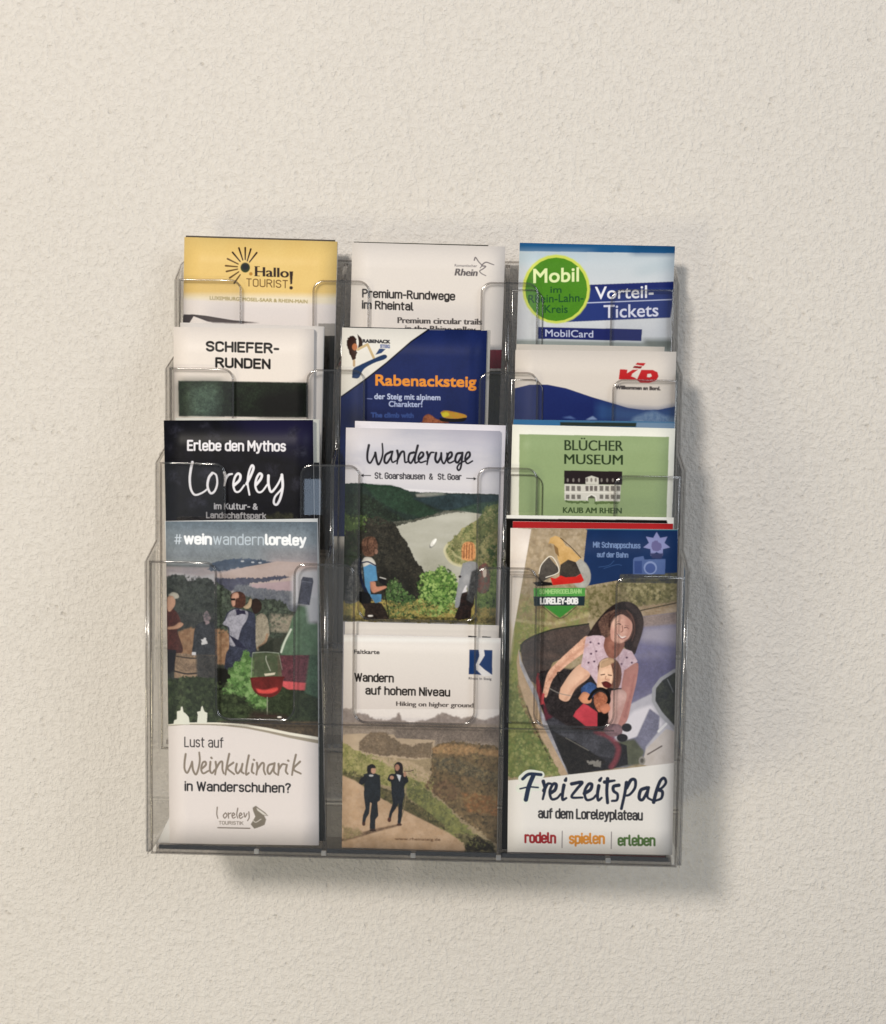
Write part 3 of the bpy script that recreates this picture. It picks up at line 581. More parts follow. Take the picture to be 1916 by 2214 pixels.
# foreground bushes, grass
p.f('920,1730 940,1590 1000,1555 1060,1540 1130,1500 1200,1530 1270,1600 1300,1700 1290,1980 900,1980', '5f9028', n=('36601c', 'f', .7), rag=7)
p.f('600,1740 640,1640 700,1630 760,1720 850,1790 900,1830 900,2000 600,2000', '58803a', n=('2f4a20', 'f', .7), rag=6)
I_ = 'I'
p.f('-200,700 300,715 600,700 800,740 900,690 1000,720 1150,760 1300,760 1700,760 1700,920 -200,900', '7f8036', n=('b39c3e', 'f', .6), fr=I_, rag=7)
p.f('1480,420 1700,380 1700,780 1480,780', '55752c', n=('7d9a3c', 'f', .6), fr=I_, rag=6); p.f('-200,850 1700,880 1700,935 -200,905', '4e4a20', n=('8a7c30', 'f', .6), fr=I_, soft=3)
p.f('1090,700 1200,690 1220,800 1120,840', '4c7a22', n=('79a436', 'f', .6), fr=I_, rag=8)
G4 = ['27361c', '3c5a22', '557c2c', '7aa03c', '9cbc58']
p.dabs('920,1730 940,1590 1000,1555 1060,1540 1130,1490 1200,1520 1280,1590 1310,1700 1290,1980 900,1980', G4, 900, 13)
p.dabs('600,1740 640,1620 700,1610 760,1710 850,1780 900,1830 900,2000 600,2000', ['22301c', '34502a', '4c7034', '6a8c48'], 420, 12)
p.dabs('-200,1060 215,1010 420,1000 420,1160 215,1180 -200,1200', ['2c3a20', '465e2a', '6a8238'], 260, 11)
p.dabs('-200,700 300,715 600,700 800,740 900,690 1000,720 1150,760 1300,760 1700,760 1700,920 -200,900', ['4c4c22', '75722e', '9a8c3c', 'bda858'], 1300, 11, fr='I', flat=.25)
p.dabs('1720,880 1700,905 1580,960 1480,1050 1400,1100 1330,1140 1280,1200 1220,1270 1400,1500 1720,1600', ['3a4426', '5d6a34', '858548', 'a89c66'], 1000, 13, al=.5, flat=.5)
p.dabs('1480,1500 1720,1460 1720,1900 1480,1900', ['30481e', '4a6a2a', '6c8a3a', '8ca04c'], 420, 12)
p.dabs('220,1200 410,1050 520,1020 690,1100 740,1200 855,1370 980,1560 940,1800 600,1880 200,1500', ['1a1a18', '262622', '38342c', '4a4438'], 900, 12, al=.5)
p.dabs('210,700 660,715 900,860 1150,1000 820,1060 500,1100 210,1000', ['1f2c26', '283c30', '34503a'], 800, 12, al=.4, flat=.5)
# left walker
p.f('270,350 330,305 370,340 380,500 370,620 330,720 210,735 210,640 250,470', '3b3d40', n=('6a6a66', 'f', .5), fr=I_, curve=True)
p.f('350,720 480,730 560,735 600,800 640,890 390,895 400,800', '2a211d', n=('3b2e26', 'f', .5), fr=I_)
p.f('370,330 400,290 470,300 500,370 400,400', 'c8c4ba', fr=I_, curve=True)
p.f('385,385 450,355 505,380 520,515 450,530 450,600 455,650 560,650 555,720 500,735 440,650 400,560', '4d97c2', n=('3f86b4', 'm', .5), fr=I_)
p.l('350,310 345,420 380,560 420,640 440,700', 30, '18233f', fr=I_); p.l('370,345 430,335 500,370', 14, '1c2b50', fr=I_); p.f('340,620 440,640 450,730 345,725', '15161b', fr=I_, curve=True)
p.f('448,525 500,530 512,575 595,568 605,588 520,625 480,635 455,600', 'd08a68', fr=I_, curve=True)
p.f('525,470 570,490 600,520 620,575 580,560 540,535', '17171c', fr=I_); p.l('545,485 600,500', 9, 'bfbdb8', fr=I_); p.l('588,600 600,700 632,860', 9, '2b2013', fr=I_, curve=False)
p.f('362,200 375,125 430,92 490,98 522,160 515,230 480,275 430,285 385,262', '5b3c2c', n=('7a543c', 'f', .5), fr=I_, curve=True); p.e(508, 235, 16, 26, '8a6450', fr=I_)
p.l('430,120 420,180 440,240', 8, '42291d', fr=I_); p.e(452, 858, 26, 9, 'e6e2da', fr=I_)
# right walker
p.f('1500,380 1560,345 1600,400 1610,560 1560,640 1480,600', '707265', n=('8f5348', 'f', .6), fr=I_, curve=True); p.f('1535,400 1570,390 1572,470 1545,480', 'd8c8bc', fr=I_, curve=True)
p.f('1300,780 1330,640 1400,620 1460,650 1455,745 1430,790 1425,880 1310,900 1262,880', '221b1c', n=('3a2723', 'f', .5), fr=I_)
p.f('1345,350 1420,330 1485,350 1490,440 1450,600 1400,640 1380,560 1330,660 1310,765 1270,770 1285,640 1310,500', 'a8a9ae', n=('94969c', 'm', .6), fr=I_, curve=True)
p.f('1430,430 1490,400 1500,560 1440,740 1380,700', '393b40', n=('55575a', 'f', .5), fr=I_, soft=3); p.e(1318, 478, 14, 12, '30222a', fr=I_)
p.f('1335,310 1335,200 1360,150 1410,140 1455,160 1470,230 1462,310 1400,325', 'bf7a38', n=('dd9a52', 'f', .6), fr=I_, curve=True)
for x in (1360, 1385, 1410, 1438): p.l([(x, 165), (x - 4, 300)], 7, '7d4418', fr=I_)
p.photo('-300,680 1720,800 1720,2300 -300,2300', b=1, amp=.12)
p.d('St. Goarshausen', (492, 652), (982, 660), 62, '4b4a50', wd=10); p.d('&', (1018, 660), (1058, 661), 60, '4b4a50', wd=9); p.d('St. Goar', (1102, 661), (1335, 664), 60, '4b4a50', wd=10)
p.l('375,617 455,619', 9, '3a3a40', curve=False); p.f('357,617 388,600 386,636', '26262c'); p.l('1382,645 1460,649', 9, '3a3a40', curve=False); p.f('1480,650 1450,634 1450,667', '26262c')
p.pen('438,325 424,400 425,470 450,497 480,450 500,398|500,398 512,470 530,512 556,470 572,400 567,310|652,388 600,420 588,480 612,497 650,440 667,385 655,450 667,490 702,475|712,378 720,430 710,505|716,460 750,395 776,390 782,440 788,490 815,485|872,395 832,410 820,470 845,497 880,430 914,325|910,330 884,440 886,495 915,485|922,462 960,430 962,400 938,398 915,450 935,492 990,478|1000,392 1010,440 1000,512|1008,455 1035,400 1066,395|1088,400 1080,460 1102,492 1132,440 1138,400 1142,470 1166,502 1192,440 1192,402|1202,465 1238,430 1236,395 1210,405 1195,460 1216,497 1268,475|1332,400 1290,410 1273,470 1298,492 1335,430 1344,398 1337,470 1325,545 1305,568 1292,540 1320,500 1375,475|1378,465 1412,430 1410,395 1385,402 1368,460 1390,502 1440,478', 20, '24242e', w2=15)
brochure(p, "leaflet picturing two hikers above a river valley", "print_river_hikers", .0016)
p = page('wander_b', 'eeeaf0'); brochure(p, "thick white edged leaflet showing behind the river valley leaflet", "print_white_tops", .003, leaves=4)
p = page('blucher', 'f4f4ea', 'F')
p.f('185,207 1564,233 1540,978 178,962', '99ac80', n=('9fb287', 'c', .2)); 
for s_, a_, b_, h_ in (('BLÜCHER', (602, 356), (1140, 362), 94), ('MUSEUM', (600, 482), (1136, 490), 90)): p.t(s_, a_, b_, h_, '2f4226', bold=3, boldy=0)
p.f('597,542 1132,552 1132,675 597,668', '2b2124'); p.f('600,668 1120,676 1112,826 600,818', 'd5d3cc')
p.f('795,668 795,610 850,590 915,612 915,672', 'd2d0c8')
for i in range(10):
    x = 612 + i * 52
    if not 780 < x + 18 < 925:
        p.f([(x, 685), (x + 34, 686), (x + 34, 732), (x, 731)], '807c78'); p.f([(x, 765), (x + 34, 766), (x + 34, 806), (x, 805)], '7d7a75'); p.e(x + 18, 632, 9, 18, '8a8480')
for x in (808, 848, 888): p.f([(x - 14, 685), (x + 14, 685), (x + 14, 732), (x - 14, 732)], '77716e'); p.e(x, 630, 10, 20, '8b8580')
p.l('600,742 1115,748', 6, 'e8e6e0', curve=False); p.f('800,822 806,780 850,758 894,782 900,826', 'e6e4de'); p.f('815,822 818,790 850,770 882,790 886,824', '5c5d50')
p.f('600,820 1112,828 1080,848 620,842', '6f8456', n=('5c7048', 'f', .5), rag=2); p.f('820,800 880,800 875,850 825,850', '9aac84')
p.t('KAUB AM RHEIN', (588, 934), (1126, 940), 52, '3f5533', bold=3, boldy=0)
brochure(p, "white bordered green leaflet with a mansion drawing", "print_green_museum", .003)
p = page('blucher_b', '4d7ba0', 'F'); p.f('-100,70 600,80 600,130 -100,130', '4379a4'); p.f('560,96 1265,104 1262,140 560,130', '343f38'); p.f('1265,100 1700,106 1700,200 1262,150', '7f97b0', soft=3)
brochure(p, "blue topped leaflet showing above the green museum leaflet", "print_blue_top", .002)
# ---- tier 4
p = page('wein', '3c4036', 'G')
p.f('-100,-400 1800,-400 1800,300 -100,300', '6a7a86', grad='8d9298', soft=2); p.f('-100,-200 1800,-60 1800,100 600,60 -100,60', '84909a', soft=40, al=.5)
p.f('200,130 700,70 1100,90 900,160 230,220', '7d858a', soft=20, al=.8); p.f('1100,60 1700,40 1700,300 1300,200', '8d8a90', soft=30)
p.f('215,200 600,210 1000,190 1290,130 1700,150 1700,500 215,500', 'a69a9c', n=('8f8a92', 'h', .3), soft=4)
p.f('640,175 760,145 880,130 1120,125 1290,160 1180,185 1000,200 720,250 620,230', '566478', n=('44546a', 'h', .5), rag=3)
for x, y in ((960, 150), (1060, 160), (1130, 165)): p.e(x, y, 16, 8, 'c8ccd4', al=.7)
p.f('715,270 1000,205 1300,150 1700,170 1700,420 1050,370 715,300', 'b5a3a0', n=('a8958f', 'h', .4))
p.f('700,300 900,320 960,305 1100,305 1200,300 1350,290 1430,310 1300,330 1050,365 1000,400 700,480', '575a6c', n=('484a60', 'f', .5), rag=3)
p.f('1045,375 1430,340 1700,330 1700,460 1500,440 1250,430 1060,420', 'b29aa0', n=('a28c94', 'h', .4))
p.f('880,400 1000,370 1060,410 1230,420 1430,440 1500,560 1480,640 1100,600 880,470', '5f6472', n=('70747c', 'f', .4), rag=3, soft=2)
p.f('240,260 380,270 560,300 690,270 690,380 300,330', 'a8a6ac', soft=5); p.f('215,290 300,300 360,275 420,330 480,330 560,310 640,320 690,330 700,700 215,700', '333a38', n=('464d4a', 'f', .4), rag=5)
p.f('700,330 740,370 800,430 870,470 1000,480 1150,520 1250,500 1350,560 1430,620 1440,820 1300,900 700,900', '343c34', n=('4d584c', 'f', .5), rag=5)
p.f('1230,660 1480,680 1480,840 1230,830', '81796a', n=('948b78', 'h', .5), soft=6); p.f('215,640 700,650 720,1300 215,1300', '2e3233', n=('454846', 'f', .5), soft=5)
p.f('340,820 560,790 720,800 820,830 1000,900 1000,1150 300,1150', 'a07c58', n=('8a6442', 'f', .6), rag=3, soft=3)
p.dabs('215,290 360,275 560,310 690,330 700,640 215,640', ['232826', '303632', '434b44'], 500, 15, al=.5)
p.dabs('700,330 870,470 1150,520 1350,560 1430,640 1300,880 700,880', ['242b24', '354036', '4c5a4a', '5e6c58'], 500, 15, al=.5)
# people by the barrels (printed)
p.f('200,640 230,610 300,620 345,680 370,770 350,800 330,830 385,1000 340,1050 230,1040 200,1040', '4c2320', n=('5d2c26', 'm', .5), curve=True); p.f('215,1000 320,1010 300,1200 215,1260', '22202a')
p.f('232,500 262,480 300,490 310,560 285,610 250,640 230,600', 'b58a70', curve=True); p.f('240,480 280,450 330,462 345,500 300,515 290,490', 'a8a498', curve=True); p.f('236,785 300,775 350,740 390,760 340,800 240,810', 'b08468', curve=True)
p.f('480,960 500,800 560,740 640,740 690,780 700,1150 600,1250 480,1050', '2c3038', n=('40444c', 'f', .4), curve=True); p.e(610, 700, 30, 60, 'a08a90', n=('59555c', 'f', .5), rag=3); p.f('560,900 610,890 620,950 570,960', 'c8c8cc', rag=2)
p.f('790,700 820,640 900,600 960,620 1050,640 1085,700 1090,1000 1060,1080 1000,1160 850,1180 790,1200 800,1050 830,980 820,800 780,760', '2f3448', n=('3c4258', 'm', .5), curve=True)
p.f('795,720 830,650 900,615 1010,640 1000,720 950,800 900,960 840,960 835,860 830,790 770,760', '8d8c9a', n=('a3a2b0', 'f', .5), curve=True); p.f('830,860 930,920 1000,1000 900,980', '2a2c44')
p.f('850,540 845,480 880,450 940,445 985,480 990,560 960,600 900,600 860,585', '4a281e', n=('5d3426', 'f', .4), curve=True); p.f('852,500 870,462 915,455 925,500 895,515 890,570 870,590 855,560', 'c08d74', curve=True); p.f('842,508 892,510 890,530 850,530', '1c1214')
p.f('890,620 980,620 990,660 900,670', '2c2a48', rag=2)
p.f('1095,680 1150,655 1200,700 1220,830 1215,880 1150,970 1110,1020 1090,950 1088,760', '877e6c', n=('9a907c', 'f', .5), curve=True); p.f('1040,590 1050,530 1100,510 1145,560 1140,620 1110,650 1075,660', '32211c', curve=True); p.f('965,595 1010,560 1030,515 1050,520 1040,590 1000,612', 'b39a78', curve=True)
p.l('1200,860 1180,930 1110,990', 24, '96795e'); p.f('1110,980 1260,900 1260,1040 1120,1060', '2b3028', soft=4)
p.f('300,1230 320,1040 420,1045 560,1060 700,1060 720,1250 560,1290 300,1280', '7c6652', n=('9a8064', 'h', .6)); p.l('305,1215 420,1240 560,1230', 16, '3c3230'); p.l('320,1070 480,1090 680,1080', 14, '4a3c34'); p.f('470,1030 510,1030 510,1060 470,1058', 'c9c9cf'); p.f('510,1050 720,1060 700,1330 520,1330', '3a3a3c', n=('4c4a48', 'f', .5), soft=5)
p.f('-100,1290 240,1300 420,1270 700,1300 760,1270 850,1320 1700,1380 1700,2000 -100,2000', '28331e', n=('37442a', 'f', .5), rag=5)
p.f('700,1180 800,1190 860,1260 850,1330 760,1390 715,1400', '14150f', soft=4)
p.f('970,1010 1030,1020 1060,1080 1060,1240 1090,1300 1060,1400 1200,1480 1190,1560 1060,1580 960,1540 900,1440 770,1430 820,1340 860,1290 820,1210 880,1130 960,1090', '4a7030', n=('5c8a3c', 'f', .6), rag=6)
p.f('700,1440 1000,1440 1100,1600 1500,1640 1700,1690 1700,1800 700,1720', '28321e', n=('3c4a2c', 'f', .5), soft=5)
p.dabs('970,1010 1060,1080 1060,1240 1090,1300 1060,1400 1200,1480 1190,1560 1060,1580 900,1440 770,1430 860,1290 820,1210 960,1090', ['2e4a20', '446a2e', '5c843e', '7ca05a'], 420, 20, al=.6)
p.dabs('230,1310 420,1280 700,1310 850,1330 1000,1500 1400,1700 240,1700', ['1c2416', '28361e', '3a4a2a', '4a5a36'], 800, 18, al=.55)
# bottle and glass
p.f('1440,700 1480,640 1500,590 1510,580 1600,585 1610,740 1700,760 1700,1060 1330,1060 1330,980 1400,850', '5c7860', n=('4c6a50', 'm', .5), curve=False, soft=3); p.l('1430,810 1370,930 1335,1030', 18, 'c3ccbc', soft=4)
p.f('1440,300 1500,240 1700,230 1700,740 1600,750 1580,580 1480,560 1440,600', 'b4b6be', soft=10, al=.85); p.f('1530,330 1545,300 1640,310 1648,345 1610,575 1495,560', '3f4250', n=('55586a', 'f', .3)); p.l('1540,345 1630,355', 8, '6c7080', curve=False)
p.f('1300,1060 1610,1060 1590,1330 1560,1380 1360,1360 1300,1240', '55303a', n=('6e3a46', 'm', .5)); p.f('1350,1310 1580,1330 1570,1400 1400,1390 1350,1360', 'd04a52', soft=2); p.f('1610,1060 1700,1060 1700,1480 1560,1420', '3c5444', n=('4a6a52', 'm', .4), soft=5)
p.f('1055,1050 1060,1035 1320,1040 1345,1280 1190,1290 1045,1280', '66704e', n=('49603a', 'f', .4), al=.6); p.l('1045,1270 1056,1060 1066,1038', 6, '9aa592', al=.7, soft=2); p.l('1066,1036 1190,1030 1310,1040', 6, 'a8b2a2', al=.8, soft=2); p.l('1312,1042 1345,1200', 6, '9aa592', al=.6, soft=2)
p.l('1190,1070 1190,1110 1230,1210', 7, 'c8c8b8', soft=3, al=.7); p.f('1170,1240 1280,1228 1270,1250 1180,1262', 'c8bfa8')
p.f('1035,1290 1060,1275 1350,1265 1355,1300 1330,1400 1270,1455 1200,1468 1120,1450 1060,1390', '7a1a18', n=('5a1412', 'm', .5), curve=True); p.f('1085,1380 1180,1395 1290,1370 1300,1400 1230,1430 1120,1425', 'd0362c', curve=True, soft=2); p.l('1200,1468 1200,1640', 9, '8c9078'); p.l('1100,1645 1300,1650', 14, '5c3c34')
p.f('1050,1600 1400,1640 1400,1700 1000,1690', '40302a', soft=8, al=.8); p.e(1318, 1660, 22, 8, 'ece4da')
p.photo('-200,-400 1900,-400 1900,1900 -200,1900', b=1, amp=.09)
# white lower part of the page
p.f('700,1700 1700,1700 1700,1860 1200,1800', '51483c', n=('6c5e4c', 'f', .5), soft=4)
p.f('240,125 400,104 620,98 800,103 1000,120 1200,162 1420,205 1690,242 2000,300 2000,3000 -300,3000 -300,160', 'c9c3b2', fr='H')
p.f('240,118 400,100 620,98 800,103 1000,118 1200,150 1420,196 1690,240 2000,290 2000,3000 -300,3000 -300,150', 'f4f0e4', fr='H'); p.f('240,127 400,112 620,112 800,118 1000,138 1200,176 1420,222 1690,268 2000,320 2000,3000 -300,3000 -300,160', 'aaa192', fr='H')
p.f('240,134 400,122 620,124 800,134 1000,158 1200,198 1420,250 1690,302 2000,350 2000,3000 -300,3000 -300,160', 'ece5e3', fr='H')
p.f('290,1730 300,1690 325,1680 325,1605 360,1595 365,1560 380,1560 388,1610 410,1625 440,1660 450,1730', 'e9eadf', fr='G'); p.f('520,1610 555,1600 560,1565 572,1550 585,1590 595,1608 620,1620 615,1720 520,1720 528,1640', 'e9eadf', fr='G')
p.d('Lust auf', (396, 338), (775, 346), 96, '3f3a3c', fr='H', wd=10)
p.pen('410,405 400,480 400,550 425,587 455,530 472,480|472,480 482,560 510,602 535,540 547,460 541,390|568,545 605,510 600,480 575,490 560,550 580,592 630,568|650,480 645,560 665,590 690,560|700,480 706,530 695,602|703,550 740,487 765,482 766,550 778,592|832,403 812,500 795,604|872,488 815,540 880,600|905,500 895,560 915,592 945,550 962,500|960,500 950,570 972,592|1022,418 1002,520 995,602 1022,588|1060,500 1050,570 1070,592|1100,490 1105,540 1095,604|1105,555 1145,495 1168,500 1167,560 1182,602|1262,498 1215,515 1203,570 1225,597 1260,540 1272,492 1264,570 1288,600|1310,500 1312,550 1305,608|1312,555 1345,505 1375,505|1390,510 1380,570 1398,597|1478,412 1455,510 1440,608|1518,478 1455,550 1525,595|658,440 664,446|1070,460 1076,464|1402,468 1408,472', 17, '968b7f', 'H')
p.d('in Wanderschuhen?', (398, 764), (1430, 784), 92, '26242a', fr='H', wd=18)
p.pen('716,920 712,985 722,1028|795,975 775,1000 788,1025 810,1000 800,975|822,975 826,1025|828,985 850,975|862,1005 885,990 870,975 858,1000 870,1025 892,1015|915,930 905,990 915,1025|930,1005 955,990 940,975 928,1000 940,1028 965,1012|975,975 985,1015 1005,980|1022,965 1025,1020 1010,1050', 10, '8f847b', 'H')
p.d('TOURISTIK', (730, 1088), (970, 1092), 34, '9c928a', fr='H', wd=6); p.l('722,1118 1032,1124', 12, '8a7f76', fr='H', curve=False)
p.f('1058,925 1090,905 1130,935 1180,970 1210,1005 1170,1000 1190,1040 1175,1090 1130,1110 1075,1128 1040,1085 1065,1045 1085,1010 1065,960', '8c8478', fr='H'); p.f('1095,925 1150,960 1200,1000 1160,992 1105,950', 'e4dfd8', fr='H'); p.l('1060,1045 1090,1065 1140,1035', 8, 'd8d2ca', fr='H')
p.d('#', (300, 1284), (372, 1286), 92, 'ccd6e0', fr='D', wd=8); p.d('wein', (392, 1286), (665, 1292), 104, 'f2f5f8', fr='D', wd=24); p.d('wandern', (676, 1290), (1168, 1296), 104, 'bcc8d2', fr='D', wd=10); p.d('loreley', (1178, 1294), (1580, 1302), 104, 'f2f5f8', fr='D', wd=24)
brochure(p, "leaflet picturing people at barrels, a wine glass and a bottle", "print_wine_walk", .0014, flare=(.0088,))
p = page('wein_b', 'd9dcdc'); p.f('690,1000 760,1000 760,2000 690,2000', '3a3c3a'); brochure(p, "leaflet whose pale top edge tilts above the wine glass leaflet", "print_tilted_back", .0014)

p = page('falt', 'a08c68', 'J')
p.f('-100,-900 1900,-900 1900,200 -100,200', 'e9e4df', grad='d3cac6', soft=2)
p.f('170,-30 260,-40 290,20 340,0 420,20 480,60 560,80 640,70 740,10 770,80 870,110 930,80 1050,60 1100,10 1180,0 1240,30 1330,60 1420,40 1550,80 1700,30 1800,30 1800,300 100,300', '9d9089', n=('8a7c76', 'f', .5), rag=3, soft=3)
p.f('-100,100 1800,120 1800,340 -100,300', '8b7a6c', n=('9c8c7c', 'h', .5), soft=7); p.f('680,150 1800,160 1800,300 700,260', '77695f', n=('85766a', 'h', .5), soft=6)
p.f('180,215 360,205 680,215 700,250 1080,270 1060,440 900,460 170,400', 'c2ab8c', n=('b39c80', 'h', .4), soft=2)
p.f('340,290 400,230 480,195 600,200 680,250 760,310 850,320 940,300 1060,290 1040,440 900,450 700,420 500,410 345,380', '86725a', n=('766248', 'f', .5), rag=3, soft=2)
p.f('160,330 200,290 240,320 330,380 560,440 780,500 1060,620 1060,760 700,720 160,640', '8b8a3e', n=('a39a58', 'f', .6), rag=3)
p.f('440,430 700,440 860,480 1040,570 1090,640 1000,700 860,640 700,560', 'c0a886', n=('a8926c', 'f', .5), rag=4, soft=3)
p.f('1050,380 1100,310 1250,270 1400,300 1560,310 1800,350 1800,1400 1640,1250 1500,1150 1300,1000 1100,800 1000,700 1040,600', '8a7048', n=('4f4530', 'f', .6), rag=4)
p.f('1060,340 1200,300 1400,330 1700,360 1700,440 1500,400 1300,420 1060,400', 'b58d58', n=('8a6a3c', 'f', .5), rag=4, soft=3); p.f('1050,440 1300,450 1500,520 1700,600 1700,700 1400,620 1100,560', '57503e', n=('766a4c', 'f', .5), rag=4, soft=5)
p.f('1330,780 1700,820 1700,1000 1400,960', 'a06f3a', n=('7c5a2e', 'f', .6), rag=5, soft=4); p.f('980,700 1200,640 1330,760 1250,860 1060,800', '8a6a48', n=('5c4830', 'f', .6), rag=5, soft=3)
p.f('800,640 920,660 1050,800 1250,960 1400,1130 1600,1300 1400,1340 1100,1100 900,900 800,800', '8a8a40', n=('64683a', 'f', .6), rag=5, soft=3)
p.f('180,560 300,570 420,640 560,730 660,760 660,860 500,840 380,740 180,640', '4a4528', n=('6a6430', 'f', .5), rag=4, soft=3)
p.f('560,740 800,800 850,870 960,930 1130,1060 1220,1140 1100,1120 850,1000 640,880', '4f4c2a', n=('6a5f38', 'f', .5), rag=4, soft=3)
p.f('160,600 300,660 420,740 600,860 800,960 1000,1060 1200,1160 1400,1290 1500,1400 1400,1600 100,1600', 'c6a684', n=('b4926c', 'm', .5), soft=3)
p.f('160,1230 300,1180 480,1130 700,1085 760,1090 500,1160 300,1220 170,1250', '6c5238', n=('80644a', 'f', .4), soft=3); p.f('1250,1160 1400,1180 1640,1250 1700,1500 1360,1400 1370,1280', '7d7448', n=('4a4428', 'f', .6), rag=5); p.f('1370,1320 1400,1240 1480,1200 1560,1250 1620,1290 1650,1340 1400,1345', '2a2216', n=('3c3420', 'f', .5), rag=4)
p.f('160,1100 300,1120 400,1180 200,1240', '90804e', n=('a08460', 'f', .5), rag=5, soft=4)
p.dabs('1050,380 1250,270 1560,310 1680,350 1680,1300 1500,1150 1300,1000 1100,800 1000,700', ['4c4230', '665438', '7c6640', '98804e'], 1300, 17, al=.32)
p.dabs('185,330 330,380 560,440 780,500 1060,620 1060,760 700,720 185,600', ['5c6028', '7c8038', '98944c', 'b0a468'], 800, 13, al=.5, flat=.4)
p.dabs('800,640 1050,800 1400,1130 1600,1300 1400,1340 1100,1100 800,800', ['50542c', '74763a', '928c4c'], 700, 13, al=.5, flat=.4)
p.dabs('340,290 480,195 600,200 760,310 1060,290 1040,440 700,420 345,380', ['62523e', '7a6850', '948064'], 500, 13, al=.4)
p.dabs('170,660 420,740 800,960 1200,1160 1400,1290 1350,1400 170,1400', ['8c6e50', 'a4835f', 'b8977a'], 900, 9, al=.3, flat=.4)
# two walkers
p.f('395,660 385,600 430,585 500,590 545,610 552,700 548,850 520,870 530,1000 500,1040 500,1130 445,1130 450,1000 465,880 450,870 440,980 410,1030 398,1090 372,1070 380,1000 405,930 388,800', '171e26', n=('232b33', 'f', .3))
p.f('340,690 350,650 400,610 420,640 380,700', '171a22', curve=True); p.e(465, 545, 34, 44, '241a18'); p.e(482, 562, 24, 32, 'bf8f72'); p.f('420,560 425,520 470,500 500,520 500,540 460,545 450,590 425,590', '1c1416', curve=True); p.e(460, 612, 22, 10, 'b8b8ba'); p.e(474, 1140, 32, 12, '3a2218'); p.e(388, 1078, 16, 22, '4a2a1a')
p.f('655,700 640,640 690,590 760,580 810,620 800,680 780,720 785,800 765,880 760,1000 745,1080 715,1080 720,980 725,880 700,930 665,980 650,1040 625,1030 640,960 670,880 655,780', '151b24', n=('212832', 'f', .3))
p.f('615,650 640,600 690,600 680,660 640,670', '191c24', curve=True); p.f('770,640 810,630 820,670 790,690', '191c24', curve=True); p.e(660, 632, 20, 18, 'b48468'); p.e(786, 600, 14, 26, 'a87a60'); p.f('690,570 685,510 720,480 760,500 770,560 760,610 735,600 700,600', '231618', curve=True); p.e(712, 535, 22, 32, 'a8755c'); p.f('705,600 750,610 735,672', 'c8ccd4'); p.e(636, 1040, 18, 24, '5a3020'); p.e(732, 1086, 26, 12, '4a2a1c')
p.l('800,700 795,830 760,1010', 7, '8a7a58'); p.l('780,570 830,570 870,560', 8, '4a3c2c')
p.photo('-100,-30 1900,-30 1900,1600 -100,1600', b=1, amp=.12)
p.t('www.rheinsteig.de', (690, 1236), (1130, 1244), 26, '6e5238', bold=1, soft=1)
p.fr = 'I'
p.t('Faltkarte', (294, 1224), (540, 1228), 38, '332f2f', bold=2); p.d('Wandern', (296, 1496), (680, 1506), 82, '25211f', wd=13); p.d('auf hohem Niveau', (402, 1622), (1226, 1642), 82, '25211f', wd=13)
p.t('Hiking on higher ground', (704, 1730), (1450, 1746), 44, '5a5250', bold=3, boldy=0)
p.f('1412,1185 1634,1190 1632,1432 1405,1424', '1a3f74'); p.f('1500,1180 1552,1186 1560,1240 1530,1290 1505,1330 1560,1380 1640,1436 1540,1440 1480,1380 1475,1330 1500,1270 1506,1220', 'e9e6e6'); p.e(1482, 1240, 26, 32, '1a3f74')
p.t('Rhein in Steig', (1405, 1474), (1625, 1480), 22, '5c5a5e', bold=1, soft=1)
p.f('-100,1060 1900,1080 1900,1120 -100,1100', 'f2f0ec', soft=6)
brochure(p, "front folding map picturing two walkers on a sandy hillside path", "print_folding_map", .0017, bend=.0003, name="folding_map")
p = page('falt_b', 'e2dcd5', 'I'); p.f('200,985 1700,1000 1700,1100 200,1100', 'd8d2cc', soft=5); p.f('1398,1050 1480,1056 1480,1075 1398,1072', '222024'); p.f('1532,1056 1618,1060 1616,1080 1532,1078', '222024')
brochure(p, "second pale folding map standing behind the map with two walkers", "print_folding_map_back", .0017, bend=.0003, name="folding_map")

p = page('frei', 'eeebe8', 'K')
p.f('-50,-50 2000,-50 2000,2400 -50,2400', 'b3a184', n=('8d7c50', 'f', .4)); p.f('240,50 700,50 640,480 200,480', 'b8a486', n=('9c8660', 'm', .4), soft=3)
p.f('680,520 900,470 1500,380 1500,640 1100,660 700,760 690,620', '9c8c64', n=('6a6434', 'f', .6), rag=4); p.f('1000,480 1380,430 1380,600 1060,640', '6e6836', n=('8f8456', 'f', .7), rag=6)
p.f('160,560 400,640 700,560 700,780 500,850 330,880 200,1000 120,800', '98875a', n=('7d8a40', 'm', .6), soft=5); p.f('60,760 250,780 400,840 240,920 160,1000 140,1300 60,1300', '94943c', n=('7c8a3a', 'f', .5), rag=3, soft=3)
p.l('80,760 330,790 500,780 700,720', 22, 'b8a880', al=.7, soft=6)
p.f('1100,660 1390,620 1500,600 1500,720 1390,700 1110,740', 'bba58a', n=('8c7450', 'h', .5), rag=2); p.l('1110,690 1390,630', 10, '554a34', curve=False)
p.dabs('240,50 700,50 640,480 200,480', ['8c7656', 'a8916c', 'c4ae8c'], 500, 16, al=.35)
p.dabs('950,440 1390,400 1390,600 1060,650', ['4a4826', '6c6838', '8c8450', 'ab9f70'], 600, 13, al=.55)
p.dabs('180,560 700,560 700,740 400,840 150,960', ['7c7c3c', '98904c', 'b0a468', '8c7448'], 500, 15, al=.4)
